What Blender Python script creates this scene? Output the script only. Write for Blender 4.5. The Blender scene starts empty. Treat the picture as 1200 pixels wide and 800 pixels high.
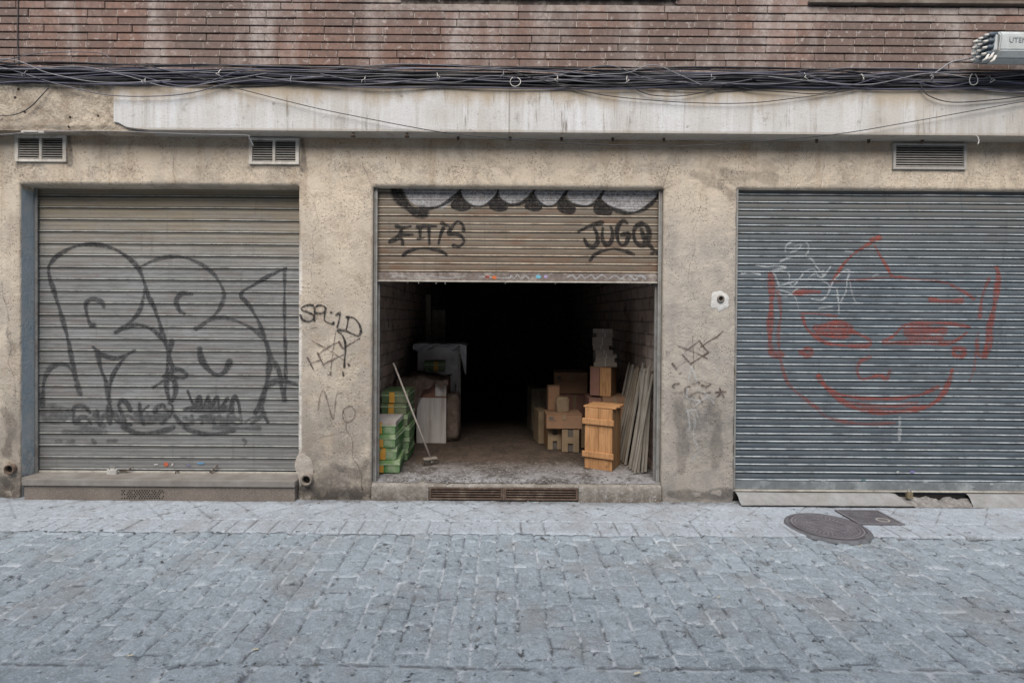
import bpy, bmesh, math, random
import numpy as np
from mathutils import Matrix, Vector, Euler

random.seed(7)
rng = np.random.default_rng(7)
S = bpy.context.scene
COL = S.collection
R = math.radians

# ------------------------------------------------------------------ camera
CAM = Vector((0.0, -5.0, 1.677))
LENS = 19.5
SHX, SHY = 0.0125, -0.0195
MROT = Matrix.Rotation(R(90 - 0.6), 4, 'X') @ Matrix.Rotation(R(0.4), 4, 'Z')
cd = bpy.data.cameras.new('camera')
cam = bpy.data.objects.new('camera', cd)
COL.objects.link(cam)
cam.matrix_world = Matrix.Translation(CAM) @ MROT
cd.lens = LENS; cd.sensor_width = 36; cd.shift_x = SHX; cd.shift_y = SHY
cd.clip_end = 500; cd.clip_start = 0.05
S.camera = cam

def ray(px, py):
    v = Vector((((px - 600) / 1200 + SHX) * 36 / LENS, (-(py - 400) / 1200 + SHY) * 36 / LENS, -1))
    return (MROT.to_3x3() @ v)

def P(px, py, Y=0.0):
    """a point of the vertical plane Y"""
    r = ray(px, py); t = (Y - CAM.y) / r.y
    return CAM.x + r.x * t, CAM.z + r.z * t

def G(px, py, z=0.0):
    """a point of the horizontal plane z"""
    r = ray(px, py); t = (z - CAM.z) / r.z
    return CAM.x + r.x * t, CAM.y + r.y * t

# ------------------------------------------------------------------ object helpers
def link(name, me, m=None, parent=None):
    o = bpy.data.objects.new(name, me); COL.objects.link(o)
    if m is not None and me is not None: me.materials.append(m)
    if parent is not None:
        o.parent = parent
        if parent.name in WORLDP: o.matrix_parent_inverse = Matrix.Translation(-parent.location)
    return o
WORLDP = set()      # things whose part meshes are laid out in world coordinates

def tag(o, label=None, cat=None, group=None, kind=None):
    if label: o['label'] = label
    if cat: o['category'] = cat
    if group: o['group'] = group
    if kind: o['kind'] = kind
    return o

def empty(name, loc, label, cat, group=None, rz=0.0):
    o = bpy.data.objects.new(name, None); COL.objects.link(o)
    o.location = loc; o.rotation_euler = (0, 0, rz); o.empty_display_size = .1
    return tag(o, label, cat, group)

def copy_tree(o, parent=None):
    c = o.copy(); COL.objects.link(c); c.parent = parent
    for ch in list(o.children): copy_tree(ch, c)
    return c

def wempty(*a, **k):
    e = empty(*a, **k); WORLDP.add(e.name); return e

class MB:
    def __init__(s): s.v = []; s.f = []
    def add(s, vs, fs):
        n = len(s.v); s.v += [tuple(v) for v in vs]; s.f += [tuple(i + n for i in f) for f in fs]
    def box(s, x0, x1, y0, y1, z0, z1, mat=None):
        vs = [Vector(p) for p in ((x0,y0,z0),(x1,y0,z0),(x1,y1,z0),(x0,y1,z0),(x0,y0,z1),(x1,y0,z1),(x1,y1,z1),(x0,y1,z1))]
        if mat is not None: vs = [mat @ v for v in vs]
        s.add(vs, [(0,3,2,1),(4,5,6,7),(0,1,5,4),(1,2,6,5),(2,3,7,6),(3,0,4,7)])
    def tube(s, pts, r, n=8, cap=True):
        pts = [Vector(p) for p in pts]
        k = len(pts); rs = r if isinstance(r, (list, tuple)) else [r] * k
        t0 = (pts[1] - pts[0]).normalized()
        up = Vector((0, 0, 1)) if abs(t0.z) < .9 else Vector((0, 1, 0))
        a = t0.cross(up).normalized(); b = 0
        base = len(s.v)
        for i, p in enumerate(pts):
            t = (pts[min(i + 1, k - 1)] - pts[max(i - 1, 0)]).normalized()
            a = (a - t * a.dot(t)).normalized(); b = t.cross(a)
            for j in range(n):
                q = 2 * math.pi * j / n
                s.v.append(tuple(p + (a * math.cos(q) + b * math.sin(q)) * rs[i]))
        for i in range(k - 1):
            for j in range(n):
                j2 = (j + 1) % n
                s.f.append((base + i*n + j, base + i*n + j2, base + (i+1)*n + j2, base + (i+1)*n + j))
        if cap:
            s.f.append(tuple(base + j for j in reversed(range(n))))
            s.f.append(tuple(base + (k-1)*n + j for j in range(n)))
    def build(s, name, m, parent=None, smooth=False, bevel=0.0, seg=1):
        me = bpy.data.meshes.new(name); me.from_pydata(s.v, [], s.f)
        bm = bmesh.new(); bm.from_mesh(me)
        bmesh.ops.recalc_face_normals(bm, faces=bm.faces)
        if bevel > 0:
            es = [e for e in bm.edges if e.is_manifold and e.calc_face_angle(0) > .5]
            bmesh.ops.bevel(bm, geom=es, offset=bevel, segments=seg, affect='EDGES', clamp_overlap=True)
        bm.to_mesh(me); bm.free()
        if smooth: me.shade_smooth()
        return link(name, me, m, parent)

def cr(pts, n=8):
    """Catmull-Rom smoothing of a polyline"""
    pts = [np.array(p, float) for p in pts]
    if len(pts) < 3: return [pts[0] + (pts[-1] - pts[0]) * i / n for i in range(n + 1)]
    out = []
    for i in range(len(pts) - 1):
        p0 = pts[max(i-1, 0)]; p1 = pts[i]; p2 = pts[i+1]; p3 = pts[min(i+2, len(pts)-1)]
        for k in range(n):
            t = k / n
            out.append(.5 * ((2*p1) + (-p0+p2)*t + (2*p0-5*p1+4*p2-p3)*t*t + (-p0+3*p1-3*p2+p3)*t**3))
    out.append(pts[-1]); return out

def vnoise(x, y, seed=0):
    xi = np.floor(x).astype(np.int64); yi = np.floor(y).astype(np.int64)
    fx = x - xi; fy = y - yi; fx = fx*fx*(3-2*fx); fy = fy*fy*(3-2*fy)
    def h(a, b):
        n = (a * 374761393 + b * 668265263 + seed * 974634777) & 0xffffffff
        n = ((n ^ (n >> 13)) * 1274126177) & 0xffffffff
        return ((n ^ (n >> 16)) & 0xffff) / 65535.0
    return (h(xi,yi)*(1-fx)+h(xi+1,yi)*fx)*(1-fy) + (h(xi,yi+1)*(1-fx)+h(xi+1,yi+1)*fx)*fy
def fbm(x, y, seed=0, o=4):
    s = 0; a = .5; x = np.asarray(x, float); y = np.asarray(y, float)
    for i in range(o): s = s + a * vnoise(x, y, seed + i); x = x*2.03 + 5.1; y = y*2.03 + 1.7; a *= .5
    return s
def sst(a, b, x):
    t = np.clip((x - a) / (b - a), 0, 1); return t*t*(3-2*t)

def gridmesh(name, V, nu, nv, attrs, m, parent=None, keep=None, smooth=True):
    """V (nu*nv,3) laid out u-major; keep masks cells (nu-1,nv-1)"""
    I = np.arange(nu*nv).reshape(nu, nv)
    q = np.stack([I[:-1,:-1], I[1:,:-1], I[1:,1:], I[:-1,1:]], -1)
    q = q.reshape(-1, 4) if keep is None else q[keep]
    used = np.unique(q); rm = np.full(nu*nv, -1); rm[used] = np.arange(len(used))
    q = rm[q]; V = V[used]
    me = bpy.data.meshes.new(name)
    me.vertices.add(len(V)); me.vertices.foreach_set('co', V.astype(np.float32).ravel())
    me.loops.add(len(q)*4); me.loops.foreach_set('vertex_index', q.astype(np.int32).ravel())
    me.polygons.add(len(q)); me.polygons.foreach_set('loop_start', np.arange(0, len(q)*4, 4, dtype=np.int32))
    me.update(calc_edges=True)
    for k, a in attrs.items():
        at = me.attributes.new(k, 'FLOAT', 'POINT'); at.data.foreach_set('value', a[used].astype(np.float32))
    if smooth: me.shade_smooth()
    me.validate()
    return link(name, me, m, parent)

# ------------------------------------------------------------------ material helpers
class N:
    def __init__(s, name):
        s.m = bpy.data.materials.new(name); s.m.use_nodes = True
        s.t = s.m.node_tree; s.t.nodes.clear()
        s.out = s.t.nodes.new('ShaderNodeOutputMaterial'); s.b = s.t.nodes.new('ShaderNodeBsdfPrincipled')
        s.t.links.new(s.b.outputs[0], s.out.inputs[0])
        s.pos = s.t.nodes.new('ShaderNodeNewGeometry').outputs['Position']
    def n(s, k): return s.t.nodes.new(k)
    def set(s, sock, v):
        if isinstance(v, bpy.types.NodeSocket): s.t.links.new(v, sock)
        elif isinstance(v, (tuple, list)) and len(v) == 3 and sock.type == 'RGBA': sock.default_value = (*v, 1)
        else: sock.default_value = v
    def obj(s): return s.n('ShaderNodeTexCoord').outputs['Object']
    def sc(s, v, vec=None):
        k = s.n('ShaderNodeMapping'); s.set(k.inputs[0], vec or s.pos); k.inputs['Scale'].default_value = v; return k.outputs[0]
    def noise(s, scale, detail=4, rough=.55, vec=None, dist=0.0):
        k = s.n('ShaderNodeTexNoise'); k.inputs['Scale'].default_value = scale; k.inputs['Detail'].default_value = detail
        k.inputs['Roughness'].default_value = rough; k.inputs['Distortion'].default_value = dist
        s.set(k.inputs['Vector'], vec or s.pos); return k.outputs['Fac']
    def vor(s, scale, vec=None, f='F1'):
        k = s.n('ShaderNodeTexVoronoi'); k.feature = f; k.inputs['Scale'].default_value = scale; s.set(k.inputs['Vector'], vec or s.pos); return k.outputs['Distance']
    def mr(s, v, a, b, c=0.0, d=1.0):
        k = s.n('ShaderNodeMapRange'); s.set(k.inputs[0], v)
        for i, q in enumerate((a, b, c, d)): k.inputs[i+1].default_value = q
        return k.outputs[0]
    def ma(s, op, a, b=0.0, c=0.0):
        k = s.n('ShaderNodeMath'); k.operation = op; s.set(k.inputs[0], a); s.set(k.inputs[1], b); s.set(k.inputs[2], c); return k.outputs[0]
    def mix(s, f, a, b, blend='MIX'):
        k = s.n('ShaderNodeMix'); k.data_type = 'RGBA'; k.blend_type = blend
        s.set(k.inputs[0], f); s.set(k.inputs[6], a); s.set(k.inputs[7], b); return k.outputs[2]
    def attr(s, name):
        k = s.n('ShaderNodeAttribute'); k.attribute_name = name; return k.outputs['Fac']
    def xyz(s):
        k = s.n('ShaderNodeSeparateXYZ'); s.set(k.inputs[0], s.pos); return k.outputs
    def bump(s, h, strength=.5, dist=.01, nrm=None):
        k = s.n('ShaderNodeBump'); k.inputs['Strength'].default_value = strength; k.inputs['Distance'].default_value = dist
        s.set(k.inputs['Height'], h)
        if nrm: s.set(k.inputs['Normal'], nrm)
        return k.outputs[0]
    def fin(s, col, rough=.85, nrm=None, metal=0.0, spec=.3):
        s.set(s.b.inputs['Base Color'], col); s.set(s.b.inputs['Roughness'], rough); s.set(s.b.inputs['Metallic'], metal)
        s.b.inputs['Specular IOR Level'].default_value = spec
        if nrm: s.set(s.b.inputs['Normal'], nrm)
        return s.m

def simple(name, c1, c2=None, scale=12, rough=.8, bump=.2, bscale=80, bd=.003, metal=0.0, dirt=None, stretch=None, usepos=False, spec=.3):
    g = N(name); c2 = c2 or tuple(x*.7 for x in c1)
    vec = g.pos if usepos else g.obj()
    if stretch: vec = g.sc(stretch, vec)
    c = g.mix(g.mr(g.noise(scale, 5, .6, vec), .3, .7), c1, c2)
    if dirt: c = g.mix(g.mr(g.noise(scale*.35, 6, .7, vec), .5, .68, 0, .8), c, dirt)
    return g.fin(c, g.mr(g.noise(scale*2, 3, .5, vec), .2, .8, rough-.08, min(1, rough+.08)), g.bump(g.noise(bscale, 4, .6, vec), bump, bd), metal, spec)

# ---- facade render / concrete
def mat_plaster():
    g = N('rendered_concrete'); x, y, z = g.xyz()[0:3]
    warm = (.555, .475, .378); grey = (.365, .328, .285)
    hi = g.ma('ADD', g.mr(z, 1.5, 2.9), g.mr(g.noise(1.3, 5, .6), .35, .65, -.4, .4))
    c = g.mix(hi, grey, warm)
    c = g.mix(g.mr(g.noise(2.3, 6, .65), .48, .62, 0, .7), c, (.60, .53, .43))
    c = g.mix(g.mr(g.noise(3.6, 7, .74, dist=.8), .50, .60, 0, .62), c, (.35, .29, .23))
    c = g.mix(g.mr(g.noise(1.7, 6, .7, dist=.4), .53, .60, 0, .45), c, (.30, .27, .235))
    # grainy broken skin: patches where the fine coat is gone
    worn = g.mr(g.noise(2.6, 7, .72), .50, .58)
    grain = g.mr(g.noise(40, 6, .8), .47, .58)
    c = g.mix(g.ma('MULTIPLY', g.ma('MULTIPLY', worn, grain), .6), c, (.27, .22, .17))
    c = g.mix(g.ma('MULTIPLY', g.mr(g.noise(95, 4, .8), .52, .60), .22), c, (.66, .60, .50))
    c = g.mix(g.ma('MULTIPLY', g.mr(g.noise(70, 5, .8), .40, .33), .35), c, (.26, .21, .17))
    # vertical run-off streaks
    st = g.noise(1.0, 6, .65, g.sc((9, 9, .5)))
    c = g.mix(g.ma('MULTIPLY', g.mr(st, .52, .70, 0, .6), g.mr(z, 1.6, 3.2, .2, 1)), c, (.33, .25, .17))
    st2 = g.noise(1.0, 5, .6, g.sc((5, 5, .35)))
    c = g.mix(g.ma('MULTIPLY', g.mr(st2, .56, .72, 0, .5), g.mr(z, 2.2, 3.2, .5, .9)), c, (.62, .58, .52))
    # brown stain right below the band, dark mould over some heads
    c = g.mix(g.ma('MULTIPLY', g.mr(z, 3.05, 3.25), g.mr(g.noise(2.2, 5, .6), .38, .6, .1, .75)), c, (.40, .28, .17))
    mould = g.ma('MULTIPLY', g.mr(g.ma('ABSOLUTE', g.ma('SUBTRACT', z, 2.93)), .2, .04), g.mr(g.noise(2.4, 6, .7), .50, .60))
    c = g.mix(g.ma('MULTIPLY', g.ma('MULTIPLY', mould, grain), .75), c, (.15, .13, .11))
    # damp zone at the foot
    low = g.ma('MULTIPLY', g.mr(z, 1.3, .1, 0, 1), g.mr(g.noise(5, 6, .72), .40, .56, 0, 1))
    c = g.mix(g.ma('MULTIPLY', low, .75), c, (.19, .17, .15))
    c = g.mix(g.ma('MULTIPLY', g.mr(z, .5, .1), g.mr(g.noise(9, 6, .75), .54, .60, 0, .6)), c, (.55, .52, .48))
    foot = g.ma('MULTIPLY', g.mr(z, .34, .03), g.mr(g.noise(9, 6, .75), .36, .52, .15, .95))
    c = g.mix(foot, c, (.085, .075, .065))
    # grey right hand pier
    pier = g.ma('MULTIPLY', g.mr(x, 1.46, 1.5), g.mr(x, 2.16, 2.12)); pier = g.ma('MULTIPLY', pier, g.mr(z, 2.9, 2.3, 0, .7))
    c = g.mix(pier, c, g.mix(g.mr(g.noise(5, 6, .75), .42, .58), (.29, .275, .26), (.43, .395, .35)))
    stain = g.ma('MULTIPLY', g.mr(g.ma('ABSOLUTE', g.ma('SUBTRACT', z, .72)), .42, .05), g.mr(g.ma('ABSOLUTE', g.ma('SUBTRACT', x, 1.83)), .34, .1))
    c = g.mix(g.ma('MULTIPLY', stain, g.mr(g.noise(7, 6, .7), .38, .56, .15, .8)), c, (.14, .135, .13))
    # hairline cracks
    crk = g.mr(g.vor(1.6, None, 'DISTANCE_TO_EDGE'), .0, .005, 1, 0)
    c = g.mix(g.ma('MULTIPLY', crk, g.mr(g.noise(2.2), .56, .62, 0, .45)), c, (.14, .11, .09))
    # pits
    pit = g.ma('MULTIPLY', g.mr(g.vor(50), .14, .24, 1, 0), g.mr(g.noise(4, 4, .7), .46, .54))
    pit2 = g.ma('MULTIPLY', g.mr(g.vor(12), .04, .09, 1, 0), g.mr(g.noise(2.3, 3), .5, .56))
    c = g.mix(g.ma('MULTIPLY', pit, .75), c, (.13, .10, .08)); c = g.mix(g.ma('MULTIPLY', pit2, .85), c, (.11, .085, .07))
    # blue grey paint on the reveal of the left opening
    rev = g.ma('MULTIPLY', g.mr(x, -4.2, -4.22), g.mr(y, .012, .02)); rev = g.ma('MULTIPLY', rev, g.mr(z, 2.80, 2.78))
    paint = g.mix(g.mr(g.noise(5, 6, .7), .42, .62), (.34, .41, .455), (.42, .46, .475))
    paint = g.mix(g.ma('MULTIPLY', g.mr(z, 1.2, .1), g.mr(g.noise(16, 6, .75), .48, .56)), paint, (.52, .53, .52))
    paint = g.mix(g.ma('MULTIPLY', g.mr(z, .5, .1), g.mr(g.noise(11, 6, .75), .5, .6)), paint, (.2, .2, .2))
    c = g.mix(rev, c, paint)
    # whitish edge of the left pier
    ed = g.ma('MULTIPLY', g.mr(g.ma('ABSOLUTE', g.ma('ADD', x, 1.795)), .024, .008), g.mr(g.noise(6, 5, .7, g.sc((1, 1, .6))), .42, .50, 0, .8))
    ed = g.ma('MULTIPLY', ed, g.mr(z, 2.4, 2.0))
    c = g.mix(ed, c, (.66, .64, .61))
    h = g.ma('ADD', g.ma('MULTIPLY', g.noise(50, 8, .75), .9), g.ma('MULTIPLY', g.noise(9, 5, .65), 1.3))
    h = g.ma('SUBTRACT', h, g.ma('MULTIPLY', g.ma('ADD', pit, pit2), .8)); h = g.ma('SUBTRACT', h, g.ma('MULTIPLY', worn, .35))
    return g.fin(c, .92, g.bump(h, .8, .010), 0, .15)

def mat_beam():
    g = N('painted_concrete_beam'); x, y, z = g.xyz()[0:3]
    c = g.mix(g.mr(g.noise(1.1, 5, .6), .40, .60), (.55, .555, .56), (.47, .455, .43))
    c = g.mix(g.mr(g.noise(1.0, 6, .65, g.sc((7, 7, .4))), .46, .62, 0, .85), c, (.60, .61, .62))
    c = g.mix(g.mr(g.noise(1.0, 7, .72, g.sc((13, 13, .8))), .53, .66, 0, .5), c, (.33, .30, .265))
    c = g.mix(g.ma('MULTIPLY', g.mr(g.noise(1.0, 6, .7, g.sc((22, 22, 1.3))), .57, .64, 0, .85), g.mr(g.noise(1.6, 3), .46, .54)), c, (.19, .165, .14))
    top = g.ma('ADD', g.mr(z, 3.46, 3.66, -.25, 1.1), g.mr(g.noise(1.0, 6, .65, g.sc((6, 6, 1.5))), .35, .65, -.45, .45))
    c = g.mix(g.ma('MINIMUM', g.ma('MAXIMUM', top, 0), .9), c, (.38, .31, .225))
    c = g.mix(g.ma('MULTIPLY', g.mr(z, 3.62, 3.67), .55), c, (.14, .11, .08))
    c = g.mix(g.mr(g.noise(6, 7, .75), .58, .63, 0, .6), c, (.30, .28, .255))
    c = g.mix(g.mr(g.noise(60, 5, .8), .54, .62, 0, .3), c, (.26, .24, .22))
    c = g.mix(g.mr(x, 2.2, 4.5, 0, .5), c, g.mix(g.mr(g.noise(3, 6, .7), .4, .6), (.46, .42, .36), (.36, .335, .30)))
    bl = g.ma('MULTIPLY', g.mr(g.vor(5.5), .05, .10, 1, 0), g.mr(g.noise(3, 2), .5, .55)); c = g.mix(g.ma('MULTIPLY', bl, .7), c, (.2, .18, .16))
    c = g.mix(g.mr(z, 3.295, 3.28, 0, .6), c, (.3, .26, .21))
    j = g.mr(g.ma('ABSOLUTE', g.ma('SUBTRACT', x, 0.075)), .004, .009, .6, 0); c = g.mix(j, c, (.2, .17, .14))
    return g.fin(c, .85, g.bump(g.ma('ADD', g.noise(60, 7, .75), g.noise(6, 5, .6)), .6, .008), 0, .2)

def mat_rough():
    g = N('weathered_rough_render')
    c = g.mix(g.mr(g.noise(2.2, 6, .65), .35, .65), (.56, .485, .385), (.40, .35, .29))
    c = g.mix(g.mr(g.noise(5, 7, .7, dist=1.2), .48, .58, 0, .75), c, (.29, .235, .18))
    c = g.mix(g.ma('MULTIPLY', g.mr(g.noise(55, 6, .8), .48, .58), .55), c, (.22, .18, .14))
    c = g.mix(g.mr(g.noise(7, 5, .6, g.sc((1, 1, .4))), .60, .66, 0, .7), c, (.62, .58, .52))
    pit = g.ma('MULTIPLY', g.mr(g.vor(9), .08, .13, 1, 0), g.mr(g.noise(4, 3), .45, .5)); c = g.mix(pit, c, (.07, .055, .045))
    h = g.ma('SUBTRACT', g.ma('ADD', g.noise(30, 8, .75), g.ma('MULTIPLY', g.noise(6, 6, .65, dist=1), 1.6)), pit)
    return g.fin(c, .95, g.bump(h, .9, .016), 0, .1)

def mat_brick():
    g = N('brown_facing_brick'); x, y, z = g.xyz()[0:3]
    t = g.attr('tone'); w = g.attr('pale')
    c = g.mix(t, (.155, .105, .088), (.245, .148, .115))
    c = g.mix(g.mr(g.noise(.7, 4), .42, .58, 0, .7), c, (.155, .122, .108))
    c = g.mix(g.mr(g.noise(28, 6, .7), .42, .62, 0, .5), c, (.10, .078, .07))
    eff = g.ma('MULTIPLY', g.mr(g.noise(1.0, 6, .6, g.sc((1.8, 1.8, .5))), .50, .62, 0, .7), g.mr(g.noise(24, 5, .75), .38, .58, .3, 1))
    c = g.mix(eff, c, (.40, .36, .34))
    c = g.mix(g.ma('MULTIPLY', g.mr(g.noise(16, 7, .75), .56, .64), .6), c, (.48, .43, .40))
    c = g.mix(g.ma('MULTIPLY', w, g.mr(g.noise(14, 6, .8), .4, .56, .15, .85)), c, (.37, .325, .295))
    return g.fin(c, .85, g.bump(g.noise(130, 6, .7), .5, .003), 0, .25)

M = {}
M['plaster'] = mat_plaster(); M['beam'] = mat_beam(); M['rough'] = mat_rough(); M['brick'] = mat_brick()
def mat_mortar():
    g = N('shaded_brick_mortar'); c = g.mix(g.mr(g.noise(9, 6, .7), .45, .6), (.055, .042, .036), (.17, .145, .125))  # dark mix puts the shade under each brick course into the bed colour
    return g.fin(c, .95, g.bump(g.noise(90, 5, .7), .6, .004))
M['mortar'] = mat_mortar()
M['mortar_pale'] = simple('pale_mortar', (.40, .35, .31), (.22, .18, .16), 8, .95, .5, 90, .003, usepos=True)

def mat_setts(name, base, dark, jl, jd):
    g = N(name); t = g.attr('tone'); j = g.attr('joint')
    c = g.mix(g.mr(t, .1, .9), dark, base)
    c = g.mix(g.mr(g.noise(.8, 4), .38, .60, 0, .5), c, tuple(v*1.2 for v in base))
    c = g.mix(g.mr(g.noise(6, 7, .75), .50, .60, 0, .25), c, tuple(v*.75 for v in base))
    c = g.mix(g.mr(g.noise(34, 7, .8), .46, .56, 0, .4), c, tuple(v*.7 for v in base))
    c = g.mix(g.mr(g.noise(40, 6, .8), .53, .60, 0, .6), c, tuple(min(1, v*1.5) for v in base))
    c = g.mix(g.mr(g.noise(110, 4, .8), .54, .64, 0, .55), c, tuple(min(1, v*1.8) for v in base))
    c = g.mix(g.ma('MULTIPLY', g.mr(g.noise(17, 7, .85, dist=.6), .54, .575), .38), c, tuple(min(1, v*1.55) for v in base))
    c = g.mix(g.ma('MULTIPLY', g.mr(g.noise(14, 7, .85, g.sc((1, .7, 1)), .5), .45, .42), .38), c, tuple(v*.5 for v in base))
    c = g.mix(g.ma('MULTIPLY', g.mr(g.noise(2.0, 5, .7), .5, .62), .35), c, (.27, .25, .235))
    jc = g.mix(g.mr(g.noise(4.5, 7, .8), .47, .52), jd, jl)
    c = g.mix(g.ma('MULTIPLY', j, g.mr(g.noise(8, 6, .75), .36, .50, .30, 1.0)), c, jc)
    sp = g.ma('MULTIPLY', g.mr(g.vor(4.5), .05, .13, 1, 0), g.mr(g.noise(3.3, 3), .52, .57)); c = g.mix(g.ma('MULTIPLY', sp, g.mr(g.noise(30, 4), .35, .6, .2, .85)), c, (.05, .052, .055))
    ch = g.ma('MULTIPLY', g.mr(g.noise(13, 8, .8), .60, .63), .85); c = g.mix(ch, c, (.065, .07, .075))
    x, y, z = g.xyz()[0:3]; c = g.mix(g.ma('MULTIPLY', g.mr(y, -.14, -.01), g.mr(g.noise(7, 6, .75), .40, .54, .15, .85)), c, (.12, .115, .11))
    kd = g.ma('MULTIPLY', g.mr(g.ma('ABSOLUTE', g.ma('ADD', y, .772)), .016, .004), g.mr(g.noise(3.4, 6, .75), .44, .52, .2, .9)); c = g.mix(kd, c, (.06, .065, .07))
    ke = g.ma('MULTIPLY', g.mr(g.ma('ABSOLUTE', g.ma('ADD', y, .50)), .010, .003), .5); c = g.mix(ke, c, (.12, .13, .14))
    kf = g.ma('MULTIPLY', g.mr(g.ma('ABSOLUTE', g.ma('ADD', y, 2.36)), .014, .004), g.mr(g.noise(4.4, 6, .75), .46, .54, .0, .75)); c = g.mix(kf, c, (.09, .10, .11))
    ol = g.ma('MULTIPLY', g.mr(g.noise(3.1, 8, .8), .59, .64), .55); c = g.mix(ol, c, (.10, .10, .09))
    h = g.ma('ADD', g.noise(60, 8, .8), g.ma('MULTIPLY', g.noise(16, 7, .75), 1.8)); h = g.ma('SUBTRACT', h, g.ma('MULTIPLY', ch, .8))
    return g.fin(c, g.mr(g.noise(20, 4), .3, .7, .5, .8), g.bump(h, 1.0, .011), 0, .4)
M['setts'] = mat_setts('granite_setts', (.34, .40, .452), (.262, .312, .355), (.60, .65, .70), (.10, .115, .135))
M['walk'] = mat_setts('sidewalk_slabs', (.42, .47, .525), (.365, .405, .455), (.22, .235, .255), (.14, .145, .155))
M['floor'] = None
def mat_floor():
    g = N('dusty_concrete_floor'); x, y, z = g.xyz()[0:3]
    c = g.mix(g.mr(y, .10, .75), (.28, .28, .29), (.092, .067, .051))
    c = g.mix(g.mr(g.noise(4, 7, .72, dist=.5), .46, .58, 0, .75), c, (.055, .043, .035))
    c = g.mix(g.mr(g.noise(11, 7, .8), .55, .60, 0, .7), c, (.05, .042, .038))
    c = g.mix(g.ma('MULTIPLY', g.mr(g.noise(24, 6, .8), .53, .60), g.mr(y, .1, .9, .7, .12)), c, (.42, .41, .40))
    return g.fin(c, .95, g.bump(g.ma('ADD', g.noise(40, 8, .75), g.noise(8, 5)), .9, .012), 0, .1)
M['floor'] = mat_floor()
def mat_sill():
    g = N('worn_threshold_concrete'); x, y, z = g.xyz()[0:3]
    c = g.mix(g.mr(g.noise(5, 7, .7), .38, .64), (.36, .34, .31), (.20, .18, .155))
    c = g.mix(g.ma('MULTIPLY', g.mr(z, .15, .0, .3, 1), g.mr(g.noise(9, 6, .75), .42, .56, .1, .9)), c, (.12, .10, .085))
    c = g.mix(g.mr(g.noise(45, 6, .8), .5, .6, 0, .5), c, (.17, .15, .125))
    c = g.mix(g.mr(g.noise(30, 6, .75), .56, .66, 0, .7), c, (.5, .5, .49))
    return g.fin(c, .92, g.bump(g.ma('ADD', g.noise(60, 8, .75), g.noise(10, 5)), .9, .012), 0, .15)
M['sill'] = mat_sill()
M['ramp'] = simple('pale_ramp_concrete', (.32, .325, .33), (.22, .22, .215), 9, .9, .9, 60, .009, usepos=True, dirt=(.22, .205, .19))
def mat_stone():
    g = N('speckled_stone_step')
    c = g.mix(g.mr(g.noise(3, 6, .7), .35, .65), (.205, .175, .15), (.145, .122, .105))
    c = g.mix(g.mr(g.noise(150, 2, .6), .5, .62, 0, .75), c, (.11, .09, .078)); c = g.mix(g.mr(g.noise(210, 2, .6), .58, .68, 0, .7), c, (.42, .40, .37))
    return g.fin(c, .8, g.bump(g.noise(160, 4, .7), .6, .004), 0, .3)
M['stone'] = mat_stone()
M['stone_top'] = simple('stone_tread', (.25, .24, .225), (.165, .15, .135), 6, .75, .4, 90, .004, usepos=True, dirt=(.19, .17, .15))

def mat_shutter(name, base, alt, bead, top, topz, rust=0.0, low=None, mid=None):
    g = N(name); x, y, z = g.xyz()[0:3]; e = g.attr('bead'); v = g.attr('tone')
    c = g.mix(g.mr(g.noise(1.0, 6, .6, g.sc((1.1, 1.1, 3.2))), .36, .64), base, alt)
    c = g.mix(g.mr(v, 0, 1, 0, .35), c, tuple(q*.7 for q in base))
    hs = g.noise(1.0, 6, .68, g.sc((2.2, 2.2, 60)))
    c = g.mix(g.mr(hs, .46, .62, 0, .6), c, tuple(q*.5 for q in base))
    c = g.mix(g.mr(g.noise(1.0, 7, .75, g.sc((9, 9, 24))), .50, .60, 0, .4), c, tuple(q*.55 for q in base))
    c = g.mix(g.mr(g.noise(1.0, 5, .7, g.sc((7, 7, 90))), .56, .68, 0, .5), c, tuple(min(1, q*1.5) for q in base))
    c = g.mix(g.ma('MULTIPLY', g.mr(z, topz-.75, topz, 0, 1), g.mr(g.noise(1.0, 5, .6, g.sc((2.5, 2.5, 9))), .3, .6, .5, 1)), c, top)
    if rust > 0:
        c = g.mix(g.mr(g.noise(1.0, 7, .72, g.sc((3.0, 3.0, 14))), .5, .66, 0, rust), c, (.13, .066, .036))
        c = g.mix(g.mr(g.noise(34, 6, .75), .57, .67, 0, rust), c, (.15, .082, .05))
    if low: c = g.mix(g.ma('MULTIPLY', g.mr(z, .95, .3), g.mr(g.noise(1.0, 5, .7, g.sc((2, 2, 14))), .35, .6, .1, .8)), c, low)
    c = g.mix(g.ma('MULTIPLY', e, g.mr(g.noise(1.0, 6, .7, g.sc((6, 6, 6))), .38, .56, .25, 1.0)), c, bead)
    c = g.mix(g.ma('MULTIPLY', g.attr('groove'), .92), c, (.018, .017, .016))  # joint dirt, with the shade beside the beads painted in too
    drip = g.ma('MULTIPLY', g.mr(g.noise(1.0, 6, .7, g.sc((16, 16, 1.6))), .58, .7), .4); c = g.mix(drip, c, tuple(q*.45 for q in base))
    c = g.mix(g.mr(g.noise(60, 5, .8), .66, .73, 0, .5), c, (.5, .5, .5))
    return g.fin(c, g.mr(hs, .3, .7, .55, .75), g.bump(g.ma('ADD', hs, g.ma('MULTIPLY', g.noise(140, 4, .7), .5)), .35, .004), .0, .4)
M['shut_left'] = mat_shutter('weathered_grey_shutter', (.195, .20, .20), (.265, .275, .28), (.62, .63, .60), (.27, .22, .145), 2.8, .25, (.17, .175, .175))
M['shut_mid'] = mat_shutter('rusty_brown_shutter', (.165, .128, .092), (.115, .084, .060), (.56, .47, .37), (.165, .145, .115), 2.8, .8)
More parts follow.
